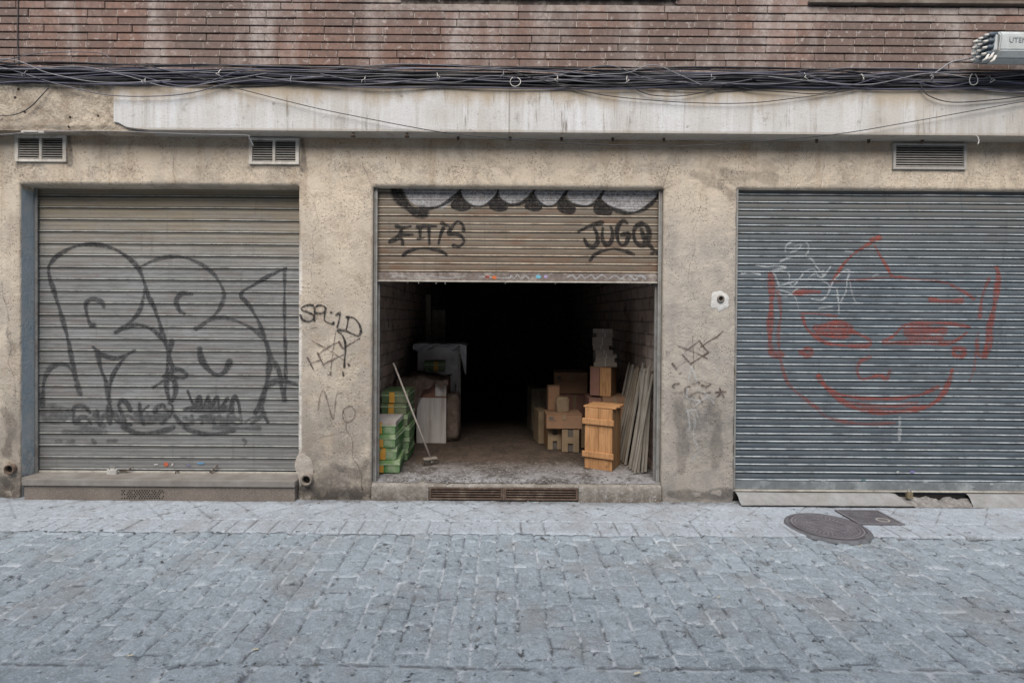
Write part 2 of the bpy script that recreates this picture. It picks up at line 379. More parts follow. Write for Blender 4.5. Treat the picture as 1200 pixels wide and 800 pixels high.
M['shut_right'] = mat_shutter('blue_grey_shutter', (.085, .110, .132), (.118, .146, .168), (.56, .62, .66), (.115, .115, .108), 2.75, .12)
M['bar_grey'] = simple('scuffed_grey_bar', (.30, .30, .295), (.20, .20, .195), 14, .6, .4, 90, .003, usepos=True, dirt=(.13, .12, .105))
M['bar_mid'] = simple('scuffed_pinkish_bar', (.20, .165, .15), (.10, .08, .07), 26, .65, .5, 90, .003, usepos=True, dirt=(.38, .35, .32))
M['bar_lip'] = simple('pale_bar_lip', (.48, .46, .41), (.33, .31, .27), 20, .55, .3, 90, .002, usepos=True, dirt=(.2, .17, .14))
M['bar_right'] = simple('blue_grey_bar', (.185, .205, .22), (.13, .145, .155), 16, .6, .4, 90, .003, usepos=True, dirt=(.34, .37, .38))
M['rail'] = simple('galvanised_rail', (.30, .30, .29), (.20, .195, .185), 15, .55, .3, 90, .002, usepos=True, dirt=(.15, .12, .10), metal=.15)
M['dark'] = simple('dark_recess', (.012, .012, .012), (.02, .018, .016), 10)
M['vent_white'] = simple('off_white_vent_metal', (.66, .63, .57), (.50, .47, .42), 20, .6, .3, 90, .002, usepos=True, dirt=(.36, .30, .24))
M['vent_grey'] = simple('grey_vent_metal', (.44, .42, .39), (.33, .31, .285), 20, .6, .3, 90, .002, usepos=True)
M['vent_slat'] = simple('dusty_louvre', (.44, .42, .385), (.30, .28, .25), 20, .7, .3, 90, .002, usepos=True)
M['cable_black'] = simple('black_cable_sheath', (.022, .022, .026), (.045, .045, .052), 9, .55, .2, 60, .002, usepos=True, dirt=(.10, .095, .09))
M['cable_grey'] = simple('grey_cable_sheath', (.16, .16, .185), (.09, .09, .105), 9, .55, .2, 60, .002, usepos=True)
M['cable_pale'] = simple('pale_cable_sheath', (.27, .27, .29), (.17, .17, .18), 9, .55, .2, 60, .002, usepos=True)
M['cable_blue'] = simple('bluish_cable_sheath', (.085, .085, .13), (.12, .12, .165), 9, .55, .2, 60, .002, usepos=True)
M['tie'] = simple('white_tie_wrap', (.60, .58, .54), (.45, .43, .40), 30, .6)
M['box_white'] = simple('white_enclosure_plastic', (.50, .54, .545), (.40, .43, .43), 10, .45, .15, 60, .002, dirt=(.33, .33, .31))
M['gland'] = simple('dark_blue_cable_gland', (.05, .075, .10), (.09, .11, .13), 30, .5)
M['ink'] = simple('faded_grey_lettering', (.16, .18, .19), (.2, .22, .23), 30, .7)
M['collar'] = simple('collar_mortar', (.16, .17, .185), (.10, .105, .115), 14, .9, .8, 60, .008, usepos=True)
M['rustiron'] = simple('rusty_iron', (.14, .095, .072), (.075, .055, .045), 24, .85, .6, 90, .004, usepos=True, dirt=(.24, .19, .15), metal=.1)
M['iron'] = None
def mat_iron():
    g = N('cast_iron_cover')
    c = g.mix(g.mr(g.noise(9, 6, .7), .38, .64), (.105, .10, .115), (.165, .16, .175)); c = g.mix(g.mr(g.noise(60, 5, .7), .55, .68, 0, .6), c, (.25, .25, .27))
    z = g.xyz()[2]; c = g.mix(g.mr(z, .0162, .0195, 0, .6), c, (.30, .29, .31))
    return g.fin(c, g.mr(g.noise(20), .3, .7, .5, .75), g.bump(g.noise(70, 6, .8), .9, .005), .2, .4)
M['iron'] = mat_iron()
M['brass'] = simple('dull_brass_padlock', (.33, .27, .17), (.2, .16, .11), 40, .5, .3, 90, .001, metal=.5)
M['padlock_pale'] = simple('dusty_pale_padlock', (.50, .50, .48), (.36, .36, .345), 40, .6, .3, 90, .002)
M['white_mortar'] = simple('white_patching_mortar', (.60, .60, .585), (.46, .455, .44), 16, .9, .8, 50, .006, usepos=True)
M['grey_mortar'] = simple('greyish_patching_mortar', (.46, .425, .385), (.33, .29, .25), 18, .9, .9, 50, .008, usepos=True, dirt=(.2, .18, .16))
M['pipe'] = simple('dirty_pipe', (.26, .23, .20), (.14, .12, .10), 30, .8, .5, 70, .003, usepos=True)

# interior
def mat_inbrick():
    g = N('crumbling_inner_brick'); 
    k = g.n('ShaderNodeTexBrick')
    cx = g.n('ShaderNodeCombineXYZ'); xx = g.xyz(); g.set(cx.inputs[0], xx[1]); g.set(cx.inputs[1], xx[2])
    g.set(k.inputs['Vector'], cx.outputs[0])
    k.inputs['Scale'].default_value = 1; k.inputs['Brick Width'].default_value = .28; k.inputs['Row Height'].default_value = .125
    k.inputs['Mortar Size'].default_value = .010; k.inputs['Mortar Smooth'].default_value = .4; k.inputs['Bias'].default_value = 0
    g.set(k.inputs['Color1'], (.52, .38, .31)); g.set(k.inputs['Color2'], (.34, .26, .22)); g.set(k.inputs['Mortar'], (.24, .20, .175))
    c = g.mix(g.mr(g.noise(3.5, 7, .7), .52, .60, 0, .8), k.outputs['Color'], (.38, .32, .28))
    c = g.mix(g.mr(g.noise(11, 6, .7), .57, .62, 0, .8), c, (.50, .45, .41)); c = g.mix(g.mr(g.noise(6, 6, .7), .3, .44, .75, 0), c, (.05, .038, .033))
    h = g.ma('SUBTRACT', g.noise(20, 7, .7), g.ma('MULTIPLY', k.outputs['Fac'], .8))
    return g.fin(c, .95, g.bump(h, .9, .02), 0, .1)
M['inbrick'] = mat_inbrick()
M['indark'] = simple('dark_render', (.13, .11, .10), (.09, .078, .07), 4, .95, .6, 30, .01, usepos=True)  # even dark tone shared by inner shell, backing and box liners
def wood(name, a, b):
    g = N(name); v = g.sc((9, 9, .9), g.obj())
    c = g.mix(g.mr(g.noise(3.5, 6, .6, v, 1.2), .35, .65), a, b); c = g.mix(g.mr(g.noise(13, 4, .6, v), .55, .7, 0, .5), c, tuple(q*.5 for q in b))
    c = g.mix(g.mr(g.noise(7, 5, .6, g.obj()), .62, .7, 0, .5), c, tuple(q*.45 for q in b))
    return g.fin(c, .7, g.bump(g.noise(9, 6, .6, v), .35, .003), 0, .25)
M['crate'] = wood('pine_crate_wood', (.46, .25, .115), (.31, .16, .07))
M['crate_side'] = wood('pine_crate_side', (.24, .14, .07), (.16, .09, .045))
M['oldwood'] = wood('greyed_old_wood', (.31, .285, .25), (.17, .155, .13))
M['oldwood2'] = wood('brownish_old_wood', (.20, .165, .12), (.12, .095, .07))
M['card'] = simple('brown_cardboard', (.29, .165, .095), (.22, .125, .075), 6, .85, .2, 60, .002, dirt=(.25, .155, .10))
M['card_light'] = simple('tan_cardboard', (.27, .195, .12), (.20, .145, .09), 8, .85, .2, 60, .002, dirt=(.24, .18, .12))
M['card_pink'] = simple('reddish_cardboard', (.26, .135, .10), (.19, .10, .078), 6, .85, .2, 60, .002)
M['paper'] = simple('yellowed_paper_edges', (.34, .29, .24), (.20, .165, .14), 9, .9, .5, 40, .004, stretch=(1, 1, 12))
M['green'] = simple('green_printed_carton', (.04, .13, .03), (.06, .18, .05), 9, .7, .2, 60, .002, dirt=(.30, .34, .24))
M['green_dark'] = simple('dull_green_printed_carton', (.065, .115, .05), (.10, .145, .07), 9, .75, .2, 60, .002, dirt=(.22, .22, .15))
M['green_lid'] = simple('pale_green_carton_lid', (.17, .28, .12), (.12, .22, .085), 12, .75, .2, 60, .002, dirt=(.42, .44, .34))
M['carton_rim'] = simple('worn_pale_carton_edge', (.38, .44, .30), (.20, .30, .15), 30, .8, .3, 60, .002, dirt=(.12, .16, .08))
M['lid_top'] = simple('dusty_carton_top', (.40, .39, .38), (.30, .27, .25), 7, .9, .3, 50, .003, dirt=(.26, .2, .17))
M['orange'] = simple('orange_label_band', (.56, .30, .05), (.42, .21, .04), 14, .7)
M['white_board'] = simple('off_white_board', (.60, .56, .53), (.50, .465, .435), 5, .6, .15, 50, .002, dirt=(.34, .28, .24), stretch=(6, 6, .6))
M['appliance'] = simple('white_enamel', (.84, .83, .82), (.76, .74, .72), 4, .5, .1, 50, .002, dirt=(.3, .26, .24))
M['sheet'] = simple('grey_plastic_sheet', (.72, .72, .73), (.50, .50, .51), 12, .45, .5, 26, .01)
M['cloth'] = simple('dusty_brown_cloth', (.17, .125, .10), (.095, .07, .055), 9, .95, .6, 60, .006, dirt=(.30, .24, .2))
M['handle'] = simple('pale_broom_stick', (.44, .40, .36), (.32, .28, .25), 20, .6)
M['bristle'] = simple('dark_bristles', (.10, .085, .07), (.06, .05, .04), 50, .9, .8, 150, .004)
M['rubble'] = simple('broken_concrete_bits', (.30, .29, .285), (.13, .12, .11), 30, .95, .6, 90, .005, usepos=True)
M['frame_dark'] = simple('dark_window_wood', (.10, .075, .055), (.07, .05, .04), 20, .7, usepos=True)
def mat_glass():
    g = N('window_glass'); return g.fin(g.mix(g.mr(g.noise(2), .4, .6), (.02, .022, .025), (.03, .033, .036)), .12, None, 0, .6)
M['glass'] = mat_glass()
M['sill_brown'] = simple('brown_window_sill', (.17, .135, .11), (.10, .08, .065), 9, .85, .5, 80, .004, usepos=True, dirt=(.26, .23, .2))
M['added_house_wall'] = simple('pale_bounce_wall', (.62, .57, .50), (.55, .50, .43), 2, .9, usepos=True)
def flat(name, c): return simple(name, c, tuple(q*.8 for q in c), 30, .7)

def spray(name, col, k=1.0, lo=.42, hi=.6):
    g = N(name); a = g.attr('cover')
    br = g.mr(g.noise(38, 7, .82), lo-.04, hi-.02, .35, 1.0)
    al = g.ma('MULTIPLY', g.ma('MULTIPLY', a, br), k)
    g.fin(g.mix(g.mr(g.noise(9, 4), .3, .7), col, tuple(q*.75 for q in col)), .7, None, 0, .25)
    tr = g.n('ShaderNodeBsdfTransparent'); mx = g.n('ShaderNodeMixShader')
    g.set(mx.inputs[0], al); g.t.links.new(tr.outputs[0], mx.inputs[1]); g.t.links.new(g.b.outputs[0], mx.inputs[2])
    g.t.links.new(mx.outputs[0], g.out.inputs[0]); return g.m
M['spray_grey'] = spray('faded_black_spray', (.045, .047, .052), .86)
M['spray_black'] = spray('black_spray', (.014, .013, .014), 1.0)
M['spray_silver'] = spray('silver_spray', (.56, .56, .58), .95, .45, .6)
M['spray_red'] = spray('faded_red_spray', (.36, .085, .06), .80, .46, .6)
M['spray_white'] = spray('thin_white_spray', (.62, .65, .67), .65)
M['spray_brown'] = spray('worn_brown_marker', (.085, .05, .045), .9)
M['mark_dark'] = spray('soft_dark_mark', (.10, .09, .085), .6)

# ------------------------------------------------------------------ ground
def sett_field(X, Y, seed, wx, ly, y0, jitter=.006):
    r = np.random.default_rng(seed)
    xs = X + .022*(fbm(X*1.4, Y*1.9, seed)-.5)*2 + jitter*(fbm(X*16, Y*16, seed+5)-.5)*2.4
    nb = int(26 / wx); w = r.uniform(.78, 1.24, nb) * wx; xb = -12.0 + np.cumsum(w)
    ci = np.clip(np.searchsorted(xb, xs) - 1, 0, nb-2)
    dx = np.minimum(xs - xb[ci], xb[ci+1] - xs)
    ys = Y + jitter*(fbm(X*15+9, Y*15, seed+8)-.5)*3.2
    off = r.uniform(0, ly, nb)[ci]; st = r.uniform(.88, 1.14, nb)[ci]
    t = (ys - y0 + off) / (ly*st); t = t + .55*(vnoise(t*.9, ci*3.7+.1, seed+6)-.5); ri = np.floor(t); ft = t - ri
    jl = (vnoise(ci*7.31, ri*3.17, seed+2)-.5)*.34       # uneven stone lengths
    ft2 = ft - jl*0
    dy = np.minimum(ft2, 1-ft2) * ly * st
    tone = vnoise(ci*5.13+.37, ri*9.71+.21, seed+3)
    tone = (np.sin(ci*127.1 + ri*311.7)*43758.5453) % 1.0
    return dx, dy, tone, ci, ri

def ground_patch(name, x0, x1, ya, yb, cell, fn, m, zb):
    xs = np.arange(x0, x1 + cell, cell); ys = np.linspace(ya, yb, max(2, int(round((yb-ya)/cell))+1))
    X, Y = np.meshgrid(xs, ys, indexing='ij'); X = X.ravel(); Y = Y.ravel()
    h, tone, joint = fn(X, Y)
    h = np.where(np.abs(Y-ya) < 1e-6, h-.055, h)
    if name in ('road', 'road_edge'): h = h - .003*(np.abs(Y-yb) < .02)
    o = gridmesh(name, np.stack([X, Y, zb + h], 1), len(xs), len(ys), {'tone': tone, 'joint': joint}, m)
    tag(o, kind='structure'); return o

YK0, YK1, YR = -.50, -.77, -2.36
def f_setts(X, Y):
    dx, dy, tone, ci, ri = sett_field(X, Y, 11, .136, .235, YR)
    n = fbm(X*30, Y*30, 4)
    d = np.minimum(dx, dy*1.0) + (n-.5)*.010
    body = sst(.0, .018, d)
    chip = sst(.52, .66, fbm(X*9, Y*9, 21))
    h = body*.015*(.7+.5*chip) + (tone-.5)*.008 + (fbm(X*1.1, Y*1.1, 9)-.5)*.03 + (n-.5)*.006 + (fbm(X*8, Y*8, 31)-.5)*.014
    h = h + ((np.sin(ci*12.9+ri*78.2)*9631.7) % 1 - .5) * .05 * np.where(dx<dy, dx, dx) 
    edge = sst(YR+.0, YR+.012, Y)
    return h - .012, tone, np.maximum(1-sst(.0, .009, d), .35*(1-sst(.004, .026, d))*sst(.5, .6, fbm(X*7, Y*7, 55)))
def f_far(X, Y):
    dx, dy, tone, ci, ri = sett_field(Y*1.0, X, 41, .21, .40, 0)
    n = fbm(X*30, Y*30, 4); d = np.minimum(dx, dy) + (n-.5)*.012
    h = sst(.002, .02, d)*.009 + (tone-.5)*.005 + (n-.5)*.007 + (fbm(X*1.1, Y*1.1, 9)-.5)*.03
    return h - .012, tone, (1-sst(.002, .014, d))
def f_kerb(X, Y):
    r = np.random.default_rng(3); xb = -12 + np.cumsum(r.uniform(.13, .2, 160)); ci = np.clip(np.searchsorted(xb, X+.004*(vnoise(X*20, Y*20, 2)-.5))-1, 0, 158)
    d = np.minimum(X-xb[ci], xb[ci+1]-X); d = np.minimum(d, np.minimum(Y-YK1, YK0-Y)+.001) + (fbm(X*30, Y*30, 4)-.5)*.005
    tone = (np.sin(ci*91.7)*43758.5) % 1
    return sst(0, .008, d)*.006 + (tone-.5)*.004 + (fbm(X*3, Y*3, 6)-.5)*.006 + (fbm(X*25, Y*25, 7)-.5)*.005 - .010*(1-sst(YK1, YK1+.03, Y)), tone, 1-sst(0, .007, d)
def f_walk(X, Y):
    a = (X + Y) / math.sqrt(2) / .285; b = (X - Y*.93) / math.sqrt(2) / .285
    fa = a-np.floor(a); fb = b-np.floor(b)
    d = np.minimum(np.minimum(fa, 1-fa), np.minimum(fb, 1-fb))*.285 + (fbm(X*30, Y*30, 4)-.5)*.003
    tone = (np.sin(np.floor(a)*57.3+np.floor(b)*131.7)*43758.5) % 1
    return sst(0, .006, d)*.004 + (tone-.5)*.004 + (fbm(X*2, Y*2, 6)-.5)*.008 + (fbm(X*25, Y*25, 7)-.5)*.004, tone, (1-sst(0, .006, d))
ground_patch('road', -7.0, 8.0, YR, YK1+.02, .0105, f_setts, M['setts'], 0.0)
ground_patch('road_edge', -7.5, 9.0, -6.6, YR+.02, .03, f_far, M['setts'], 0.0)
ground_patch('kerb_strip', -7.5, 9.0, YK1, YK0, .013, f_kerb, M['walk'], 0.0)
ground_patch('sidewalk', -7.5, 9.0, YK0, .25, .014, f_walk, M['walk'], 0.0)
b = MB(); b.box(-40, 40, -40, 12, -.12, -.05)
tag(b.build('ground', M['setts']), kind='structure')

# ------------------------------------------------------------------ building
Zof = lambda py, Y=0.0: P(585, py, Y)[1]
XL0 = .5*(P(22,250)[0]+P(25,540)[0]); XL1 = P(350, 400)[0]
XM0 = P(436, 400)[0]; XM1 = P(776.5, 400)[0]
XR0 = P(861.5, 400)[0]; XR1 = 5.75
ZT = Zof(219.5); ZBB = Zof(156, -.16); ZBT = Zof(101, -.16)
ZSILL = Zof(567.5, -.02)
print('dims', XL0, XL1, XM0, XM1, XR0, ZT, ZBB, ZBT, ZSILL)
bld = empty('building', (0, 0, 0), 'old street building with brown brick upper wall over stained concrete garage fronts', 'building')

def facade():
    xs = np.arange(-7.5, 9.0, .022); zs = np.arange(0.0, ZBB+.05, .022)
    def snap(a, vals):
        for v in vals: a[np.argmin(abs(a - v))] = v
        return a
    xs = snap(xs, [XL0, XL1, XM0, XM1, XR0, XR1]); zs = snap(zs, [ZT])
    X, Z = np.meshgrid(xs, zs, indexing='ij')
    n = fbm(X*14, Z*14, 3); Y = (fbm(X*1.5, Z*1.5, 8)-.5)*.008 + (n-.5)*.005
    # worn edges round the openings
    dist = np.full_like(X, 9.)
    for a, b in ((XL0, XL1), (XM0, XM1), (XR0, XR1)):
        ox = np.maximum(np.maximum(a - X, X - b), 0); oz = np.maximum(Z - ZT, 0)
        dist = np.minimum(dist, np.hypot(ox, oz))
    Y = Y + (1-sst(0, .02, dist))*(.006 + .010*sst(.5, .62, fbm(X*9, Z*9, 15)))
    Y = Y - (1-sst(0, .22, Z))*.012*sst(.4, .6, fbm(X*6, Z*6, 19))
    cx = (xs[:-1]+xs[1:])/2; cz = (zs[:-1]+zs[1:])/2
    CX, CZ = np.meshgrid(cx, cz, indexing='ij')
    hole = np.zeros_like(CX, bool)
    for a, b in ((XL0, XL1), (XM0, XM1), (XR0, XR1)): hole |= (CX > a) & (CX < b) & (CZ < ZT)
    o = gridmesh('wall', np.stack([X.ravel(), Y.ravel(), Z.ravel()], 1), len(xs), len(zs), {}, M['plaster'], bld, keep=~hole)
    bm = bmesh.new(); bm.from_mesh(o.data)
    es = []
    for e in bm.edges:
        if e.is_boundary:
            mx = (e.verts[0].co + e.verts[1].co)/2
            inner = any(a-.001 < mx.x < b+.001 and mx.z < ZT+.001 for a, b in ((XL0, XL1), (XM0, XM1), (XR0, XR1)))
            if inner and mx.z > .003: es.append(e)
    rr = bmesh.ops.extrude_edge_only(bm, edges=es)
    nv = [v for v in rr['geom'] if isinstance(v, bmesh.types.BMVert)]
    for v in nv: v.co.y = .022
    ne = [e for e in rr['geom'] if isinstance(e, bmesh.types.BMEdge)]
    r2 = bmesh.ops.extrude_edge_only(bm, edges=[e for e in ne if all(abs(v.co.y-.022) < 1e-6 for v in e.verts)])
    for v in r2['geom']:
        if isinstance(v, bmesh.types.BMVert): v.co.y = .26
    bmesh.ops.recalc_face_normals(bm, faces=bm.faces)
    bm.to_mesh(o.data); bm.free()
facade()

# beam: smooth painted band, its lower left corner broken away
XB0 = P(133, 125, -.16)[0]
def beam():
    c0 = P(150, 153, -.165)[0]; zc = P(133, 143, -.165)[1]
    prof = [(XB0, ZBT), (9.0, ZBT), (9.0, ZBB), (c0+.18, ZBB), (c0+.05, ZBB+.012), (c0-.02, zc-.045), (XB0+.05, zc-.012), (XB0, zc)]
    v = [(x, -.165, z) for x, z in prof] + [(x, .02, z) for x, z in prof]; n = len(prof)
    f = [tuple(range(n)), tuple(reversed(range(n, 2*n)))] + [(i, (i+1) % n, (i+1) % n + n, i+n) for i in range(n)]
    b = MB(); b.add(v, f); b.build('concrete_band', M['beam'], bld, bevel=.006, seg=2)
beam()
xs = np.arange(-7.5, XB0+.36, .02); zs = np.linspace(ZBB+.0, ZBT-.004, 24)
X, Z = np.meshgrid(xs, zs, indexing='ij')
Yr = -.150 + (fbm(X*5, Z*5, 12)-.5)*.03 + (fbm(X*18, Z*18, 13)-.5)*.012 + (Z < ZBB+.02)*.012
Yr = np.where(X > XB0-.002, np.maximum(Yr, -.146), Yr)
gridmesh('rough_band', np.stack([X.ravel(), Yr.ravel(), Z.ravel()], 1), len(xs), len(zs), {}, M['rough'], bld)
b = MB(); b.box(-7.5, XB0+.3, -.125, .021, ZBB-.001, ZBT-.02); b.build('rough_band_core', M['rough'], bld)

# bricks
YB = -.06
BW, BH = .262, .0695
wins = [(P(953, 3, YB)[0], P(953, 3, YB)[0]+1.95, Zof(3.5, YB) ), (P(470, 3, YB)[0], P(790, 3, YB)[0], Zof(-3, YB))]
def bricks():
    V = []; F = []; T = []; W = []; HJ = []
    z = ZBT - .02; row = 0
    rr = random.Random(5)
    z += (Zof(78, YB) - .006 - z) % BH - BH
    while z < 5.9:
        x = -7.6 + (row % 2)*BW/2 + rr.uniform(-.02, .02)
        while x < 9:
            w = BW + rr.uniform(-.006, .006)
            if rr.random() < .06: w = BW*.5
            x0, x1, z0, z1 = x+.0035, x+w-.0035, z+.0055+rr.uniform(-.001, .0015), z+BH-.0045+rr.uniform(-.0015, .001)
            if rr.random() < .75: HJ.append((x-.004, x+.004, z0+rr.uniform(0, .012), z1-rr.uniform(0, .008)))
            pieces = [(x0, x1)]
            for a, c, zb in wins:
                if z1 > zb and z0 < zb+1.3:
                    q = []
                    for s, e in pieces:
                        if e <= a or s >= c: q.append((s, e))
                        else:
                            if s < a-.03: q.append((s, a))
                            if e > c+.03: q.append((c, e))
                    pieces = q
            for s, e in pieces:
                y = YB + rr.uniform(-.0035, .0025); n = len(V); c = .003; ti = rr.uniform(-.002, .002)
                V += [(s+c, y, z0+c), (e-c, y+ti, z0+c), (e-c, y+ti, z1-c), (s+c, y, z1-c),
                      (s, y+c, z0), (e, y+ti+c, z0), (e, y+ti+c, z1), (s, y+c, z1),
                      (s, YB+.03, z0), (e, YB+.03, z0), (e, YB+.03, z1), (s, YB+.03, z1)]
                F += [(n, n+1, n+2, n+3)]
                for k in (0, 4):
                    for i in range(4): j = (i+1) % 4; F.append((n+k+i, n+k+4+i, n+k+4+j, n+k+j))
                t = rr.random(); xm = (s+e)/2
                pal = 0.0
                for a, cc, zb in wins:
                    if a-.25 < xm < cc+.1 and zb-.085 < z1 < zb+.01: pal = .75 if rr.random() < .8 else .2
                if rr.random() < .02: pal = .35
                if -.6 < xm-2.9 < .0 and rr.random() < .1: pal = .5
                T += [t]*12; W += [pal]*12
            x += w
        z += BH; row += 1
    me = bpy.data.meshes.new('brick_wall'); me.from_pydata(V, [], F)
    for k, a in (('tone', T), ('pale', W)):
        at = me.attributes.new(k, 'FLOAT', 'POINT'); at.data.foreach_set('value', a)
    o = link('brick_wall', me, M['brick'], bld)
    hj = MB()
    for (a_, b_, c_, d_) in HJ:
        if not any(a-.01 < a_ < c+.01 and d_ > zb for a, c, zb in wins): hj.add([(a_, YB+.0015, c_), (b_, YB+.0015, c_), (b_, YB+.0015, d_), (a_, YB+.0015, d_)], [(0, 1, 2, 3)])
    hj.build('mortar', M['mortar_pale'], bld)
    zt = z
    b = MB(); z0 = ZBT - .03
    # mortar bed with the window openings left free
    cuts = sorted(wins)
    xx = [-7.6] + [v for w_ in cuts for v in (w_[0], w_[1])] + [9.1]
    for i in range(len(xx)-1):
        if i % 2 == 0: b.box(xx[i], xx[i+1], YB+.011, YB+.10, z0, zt)
        else:
            w_ = cuts[i//2]; b.box(xx[i], xx[i+1], YB+.011, YB+.10, z0, w_[2]); b.box(xx[i], xx[i+1], YB+.011, YB+.10, w_[2]+1.3, zt)
    b.build('mortar', M['mortar'], bld)
bricks()
for i, (a, c, zb) in enumerate(wins):
    w = MB()
    for r_ in ((a, a+.06, zb+.03, zb+1.3), (c-.06, c, zb+.03, zb+1.3), (a+.061, c-.061, zb+.03, zb+.10), (a+.061, c-.061, zb+1.24, zb+1.3), ((a+c)/2-.03, (a+c)/2+.03, zb+.101, zb+1.239)):
        w.box(r_[0], r_[1], YB+.05, YB+.12, r_[2], r_[3])
    wo = w.build('window', M['frame_dark'], bld, bevel=.004)
    g_ = MB(); g_.box(a+.05, c-.05, YB+.08, YB+.085, zb+.06, zb+1.26); g_.build('pane', M['glass'], wo)
    s_ = MB(); s_.box(a-.05, c+.05, YB-.035, YB+.12, zb+.001, zb+.03); s_.build('sill', M['sill_brown'], wo, bevel=.005)

# backing of the facade, soffits, garage interior shell
XI0, XI1, YIB, ZC = XM0-.10, XM1+.06, 7.5, 3.05
b = MB()
b.box(-7.5, XL0-.003, .245, .28, 0, 3.3); b.box(XL1+.003, XI0-.002, .245, .28, 0, 3.3); b.box(XI1+.002, XR0-.003, .245, .28, 0, 3.3); b.box(XR1+.003, 9, .245, .28, 0, 3.3)
b.box(XL0-.003, XL1+.003, .255, .28, ZT+.003, 3.3); b.box(XR0-.003, XR1+.003, .255, .28, ZT+.003, 3.3)
b.box(XI0-.002, XI1+.002, .255, .28, ZT+.003, 3.3); b.box(-7.5, 9, .24, .28, 3.301, 6.0)
b.build('backing_wall', M['indark'], bld)
b = MB(); b.box(-7.5, 9, YB+.11, .239, 3.32, 6.0); b.build('upper_wall_core', M['indark'], bld)
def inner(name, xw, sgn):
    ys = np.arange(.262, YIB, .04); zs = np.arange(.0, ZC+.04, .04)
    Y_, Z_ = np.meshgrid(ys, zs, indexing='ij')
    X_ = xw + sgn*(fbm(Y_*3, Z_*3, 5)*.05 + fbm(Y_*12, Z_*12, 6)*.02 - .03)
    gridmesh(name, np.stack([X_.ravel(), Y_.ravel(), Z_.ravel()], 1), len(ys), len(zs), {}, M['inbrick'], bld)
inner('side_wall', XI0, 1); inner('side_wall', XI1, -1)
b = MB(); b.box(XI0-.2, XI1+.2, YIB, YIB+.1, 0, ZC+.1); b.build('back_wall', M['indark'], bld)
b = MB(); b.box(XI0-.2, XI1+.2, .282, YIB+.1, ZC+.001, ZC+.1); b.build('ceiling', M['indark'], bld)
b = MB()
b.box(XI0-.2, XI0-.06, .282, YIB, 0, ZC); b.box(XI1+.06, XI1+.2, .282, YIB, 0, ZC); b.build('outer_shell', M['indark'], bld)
ZF = ZSILL + .012
xs = np.arange(XI0-.05, XI1+.06, .02); ys = np.concatenate([np.arange(.02, 2.2, .02), np.arange(2.2, YIB, .08)])
X, Y = np.meshgrid(xs, ys, indexing='ij')
Zf = ZF + (fbm(X*4, Y*4, 2)-.5)*.02*sst(.05, .4, Y) + (fbm(X*22, Y*22, 5)-.5)*.010 - (1-sst(.0, .22, Y))*.010
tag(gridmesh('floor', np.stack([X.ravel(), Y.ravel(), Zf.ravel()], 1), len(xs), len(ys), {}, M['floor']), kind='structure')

# threshold step of the open garage with a slot for the drain grates
GX0, GX1 = P(502, 578, -.02)[0], P(678, 578, -.02)[0]
GZ0, GZ1 = Zof(586, -.02), Zof(571.5, -.02)
def rocky(name, x0, x1, y0, y1, z0, z1, m, parent, amp=.006, cell=.02, seed=1):
    """a box whose front and top are uneven"""
    xs = np.arange(x0, x1+cell*.5, (x1-x0)/max(1, round((x1-x0)/cell)))
    path = [(y0, z) for z in np.linspace(z0, z1, max(2, int((z1-z0)/cell)+1))] + [(y, z1) for y in np.linspace(y0, y1, max(2, int((y1-y0)/cell)+1))[1:]]
    path = np.array(path); n = len(path)
    X = np.repeat(xs, n); Yp = np.tile(path[:, 0], len(xs)); Zp = np.tile(path[:, 1], len(xs))
    idx = np.tile(np.arange(n), len(xs)); k = np.sum(path[:, 0] == y0) - 1
    d = fbm(X*9, (Yp+Zp)*9, seed)-.5 + (fbm(X*30, (Yp+Zp)*30, seed+3)-.5)*.6
    corner = np.exp(-((idx-k)/1.3)**2)
    Yp = Yp - np.where(idx <= k, d*amp*1.6, 0) + corner*(.006+.018*sst(.5, .7, fbm(X*5, X*0, seed+7)))
    Zp = Zp + np.where(idx >= k, d*amp*1.6, 0) - corner*(.005+.014*sst(.5, .7, fbm(X*5, X*0+3, seed+7)))
    Zp[idx == 0] = z0 
    return gridmesh(name, np.stack([X, Yp, Zp], 1), len(xs), n, {}, m, parent)
step = tag(wempty('doorstep', ((XM0+XM1)/2, 0, 0), 'worn concrete step across the open middle garage with iron grates in its face', 'doorstep'))
rocky('step_side', XM0+.004, GX0, -.02, .06, 0, ZSILL, M['sill'], step, seed=4)
rocky('step_side', GX1, XM1-.004, -.02, .06, 0, ZSILL, M['sill'], step, seed=5)
rocky('step_top', GX0, GX1, -.016, .06, GZ1+.002, ZSILL, M['sill'], step, .004, seed=6)
b = MB(); b.box(GX0-.01, GX1+.01, .05, .06, 0, ZSILL-.02); b.box(GX0, GX1, -.012, .05, 0, GZ0); b.build('recess', M['dark'], step)
gm = (GX0+GX1)/2
for (a, c) in ((GX0+.005, gm-.008), (gm+.008, GX1-.005)):
    g_ = MB(); h = GZ1-GZ0
    g_.box(a, c, -.018, .0, GZ0+.001, GZ0+h*.14); g_.box(a, c, -.018, .0, GZ1-h*.14, GZ1)
    g_.box(a, a+.018, -.0175, .001, GZ0+h*.141, GZ1-h*.141); g_.box(c-.018, c, -.0175, .001, GZ0+h*.141, GZ1-h*.141)
    for k in range(3):
        z = GZ0 + h*(.30+.2*k); g_.box(a+.019, c-.019, -.014, -.002, z-.005, z+.005)
    g_.build('grate', M['rustiron'], step, bevel=.002)
for k in range(1): pass
b = MB(); b.box(gm-.007, gm+.007, -.02, .01, GZ0, GZ1); b.build('grate_post', M['rustiron'], step)

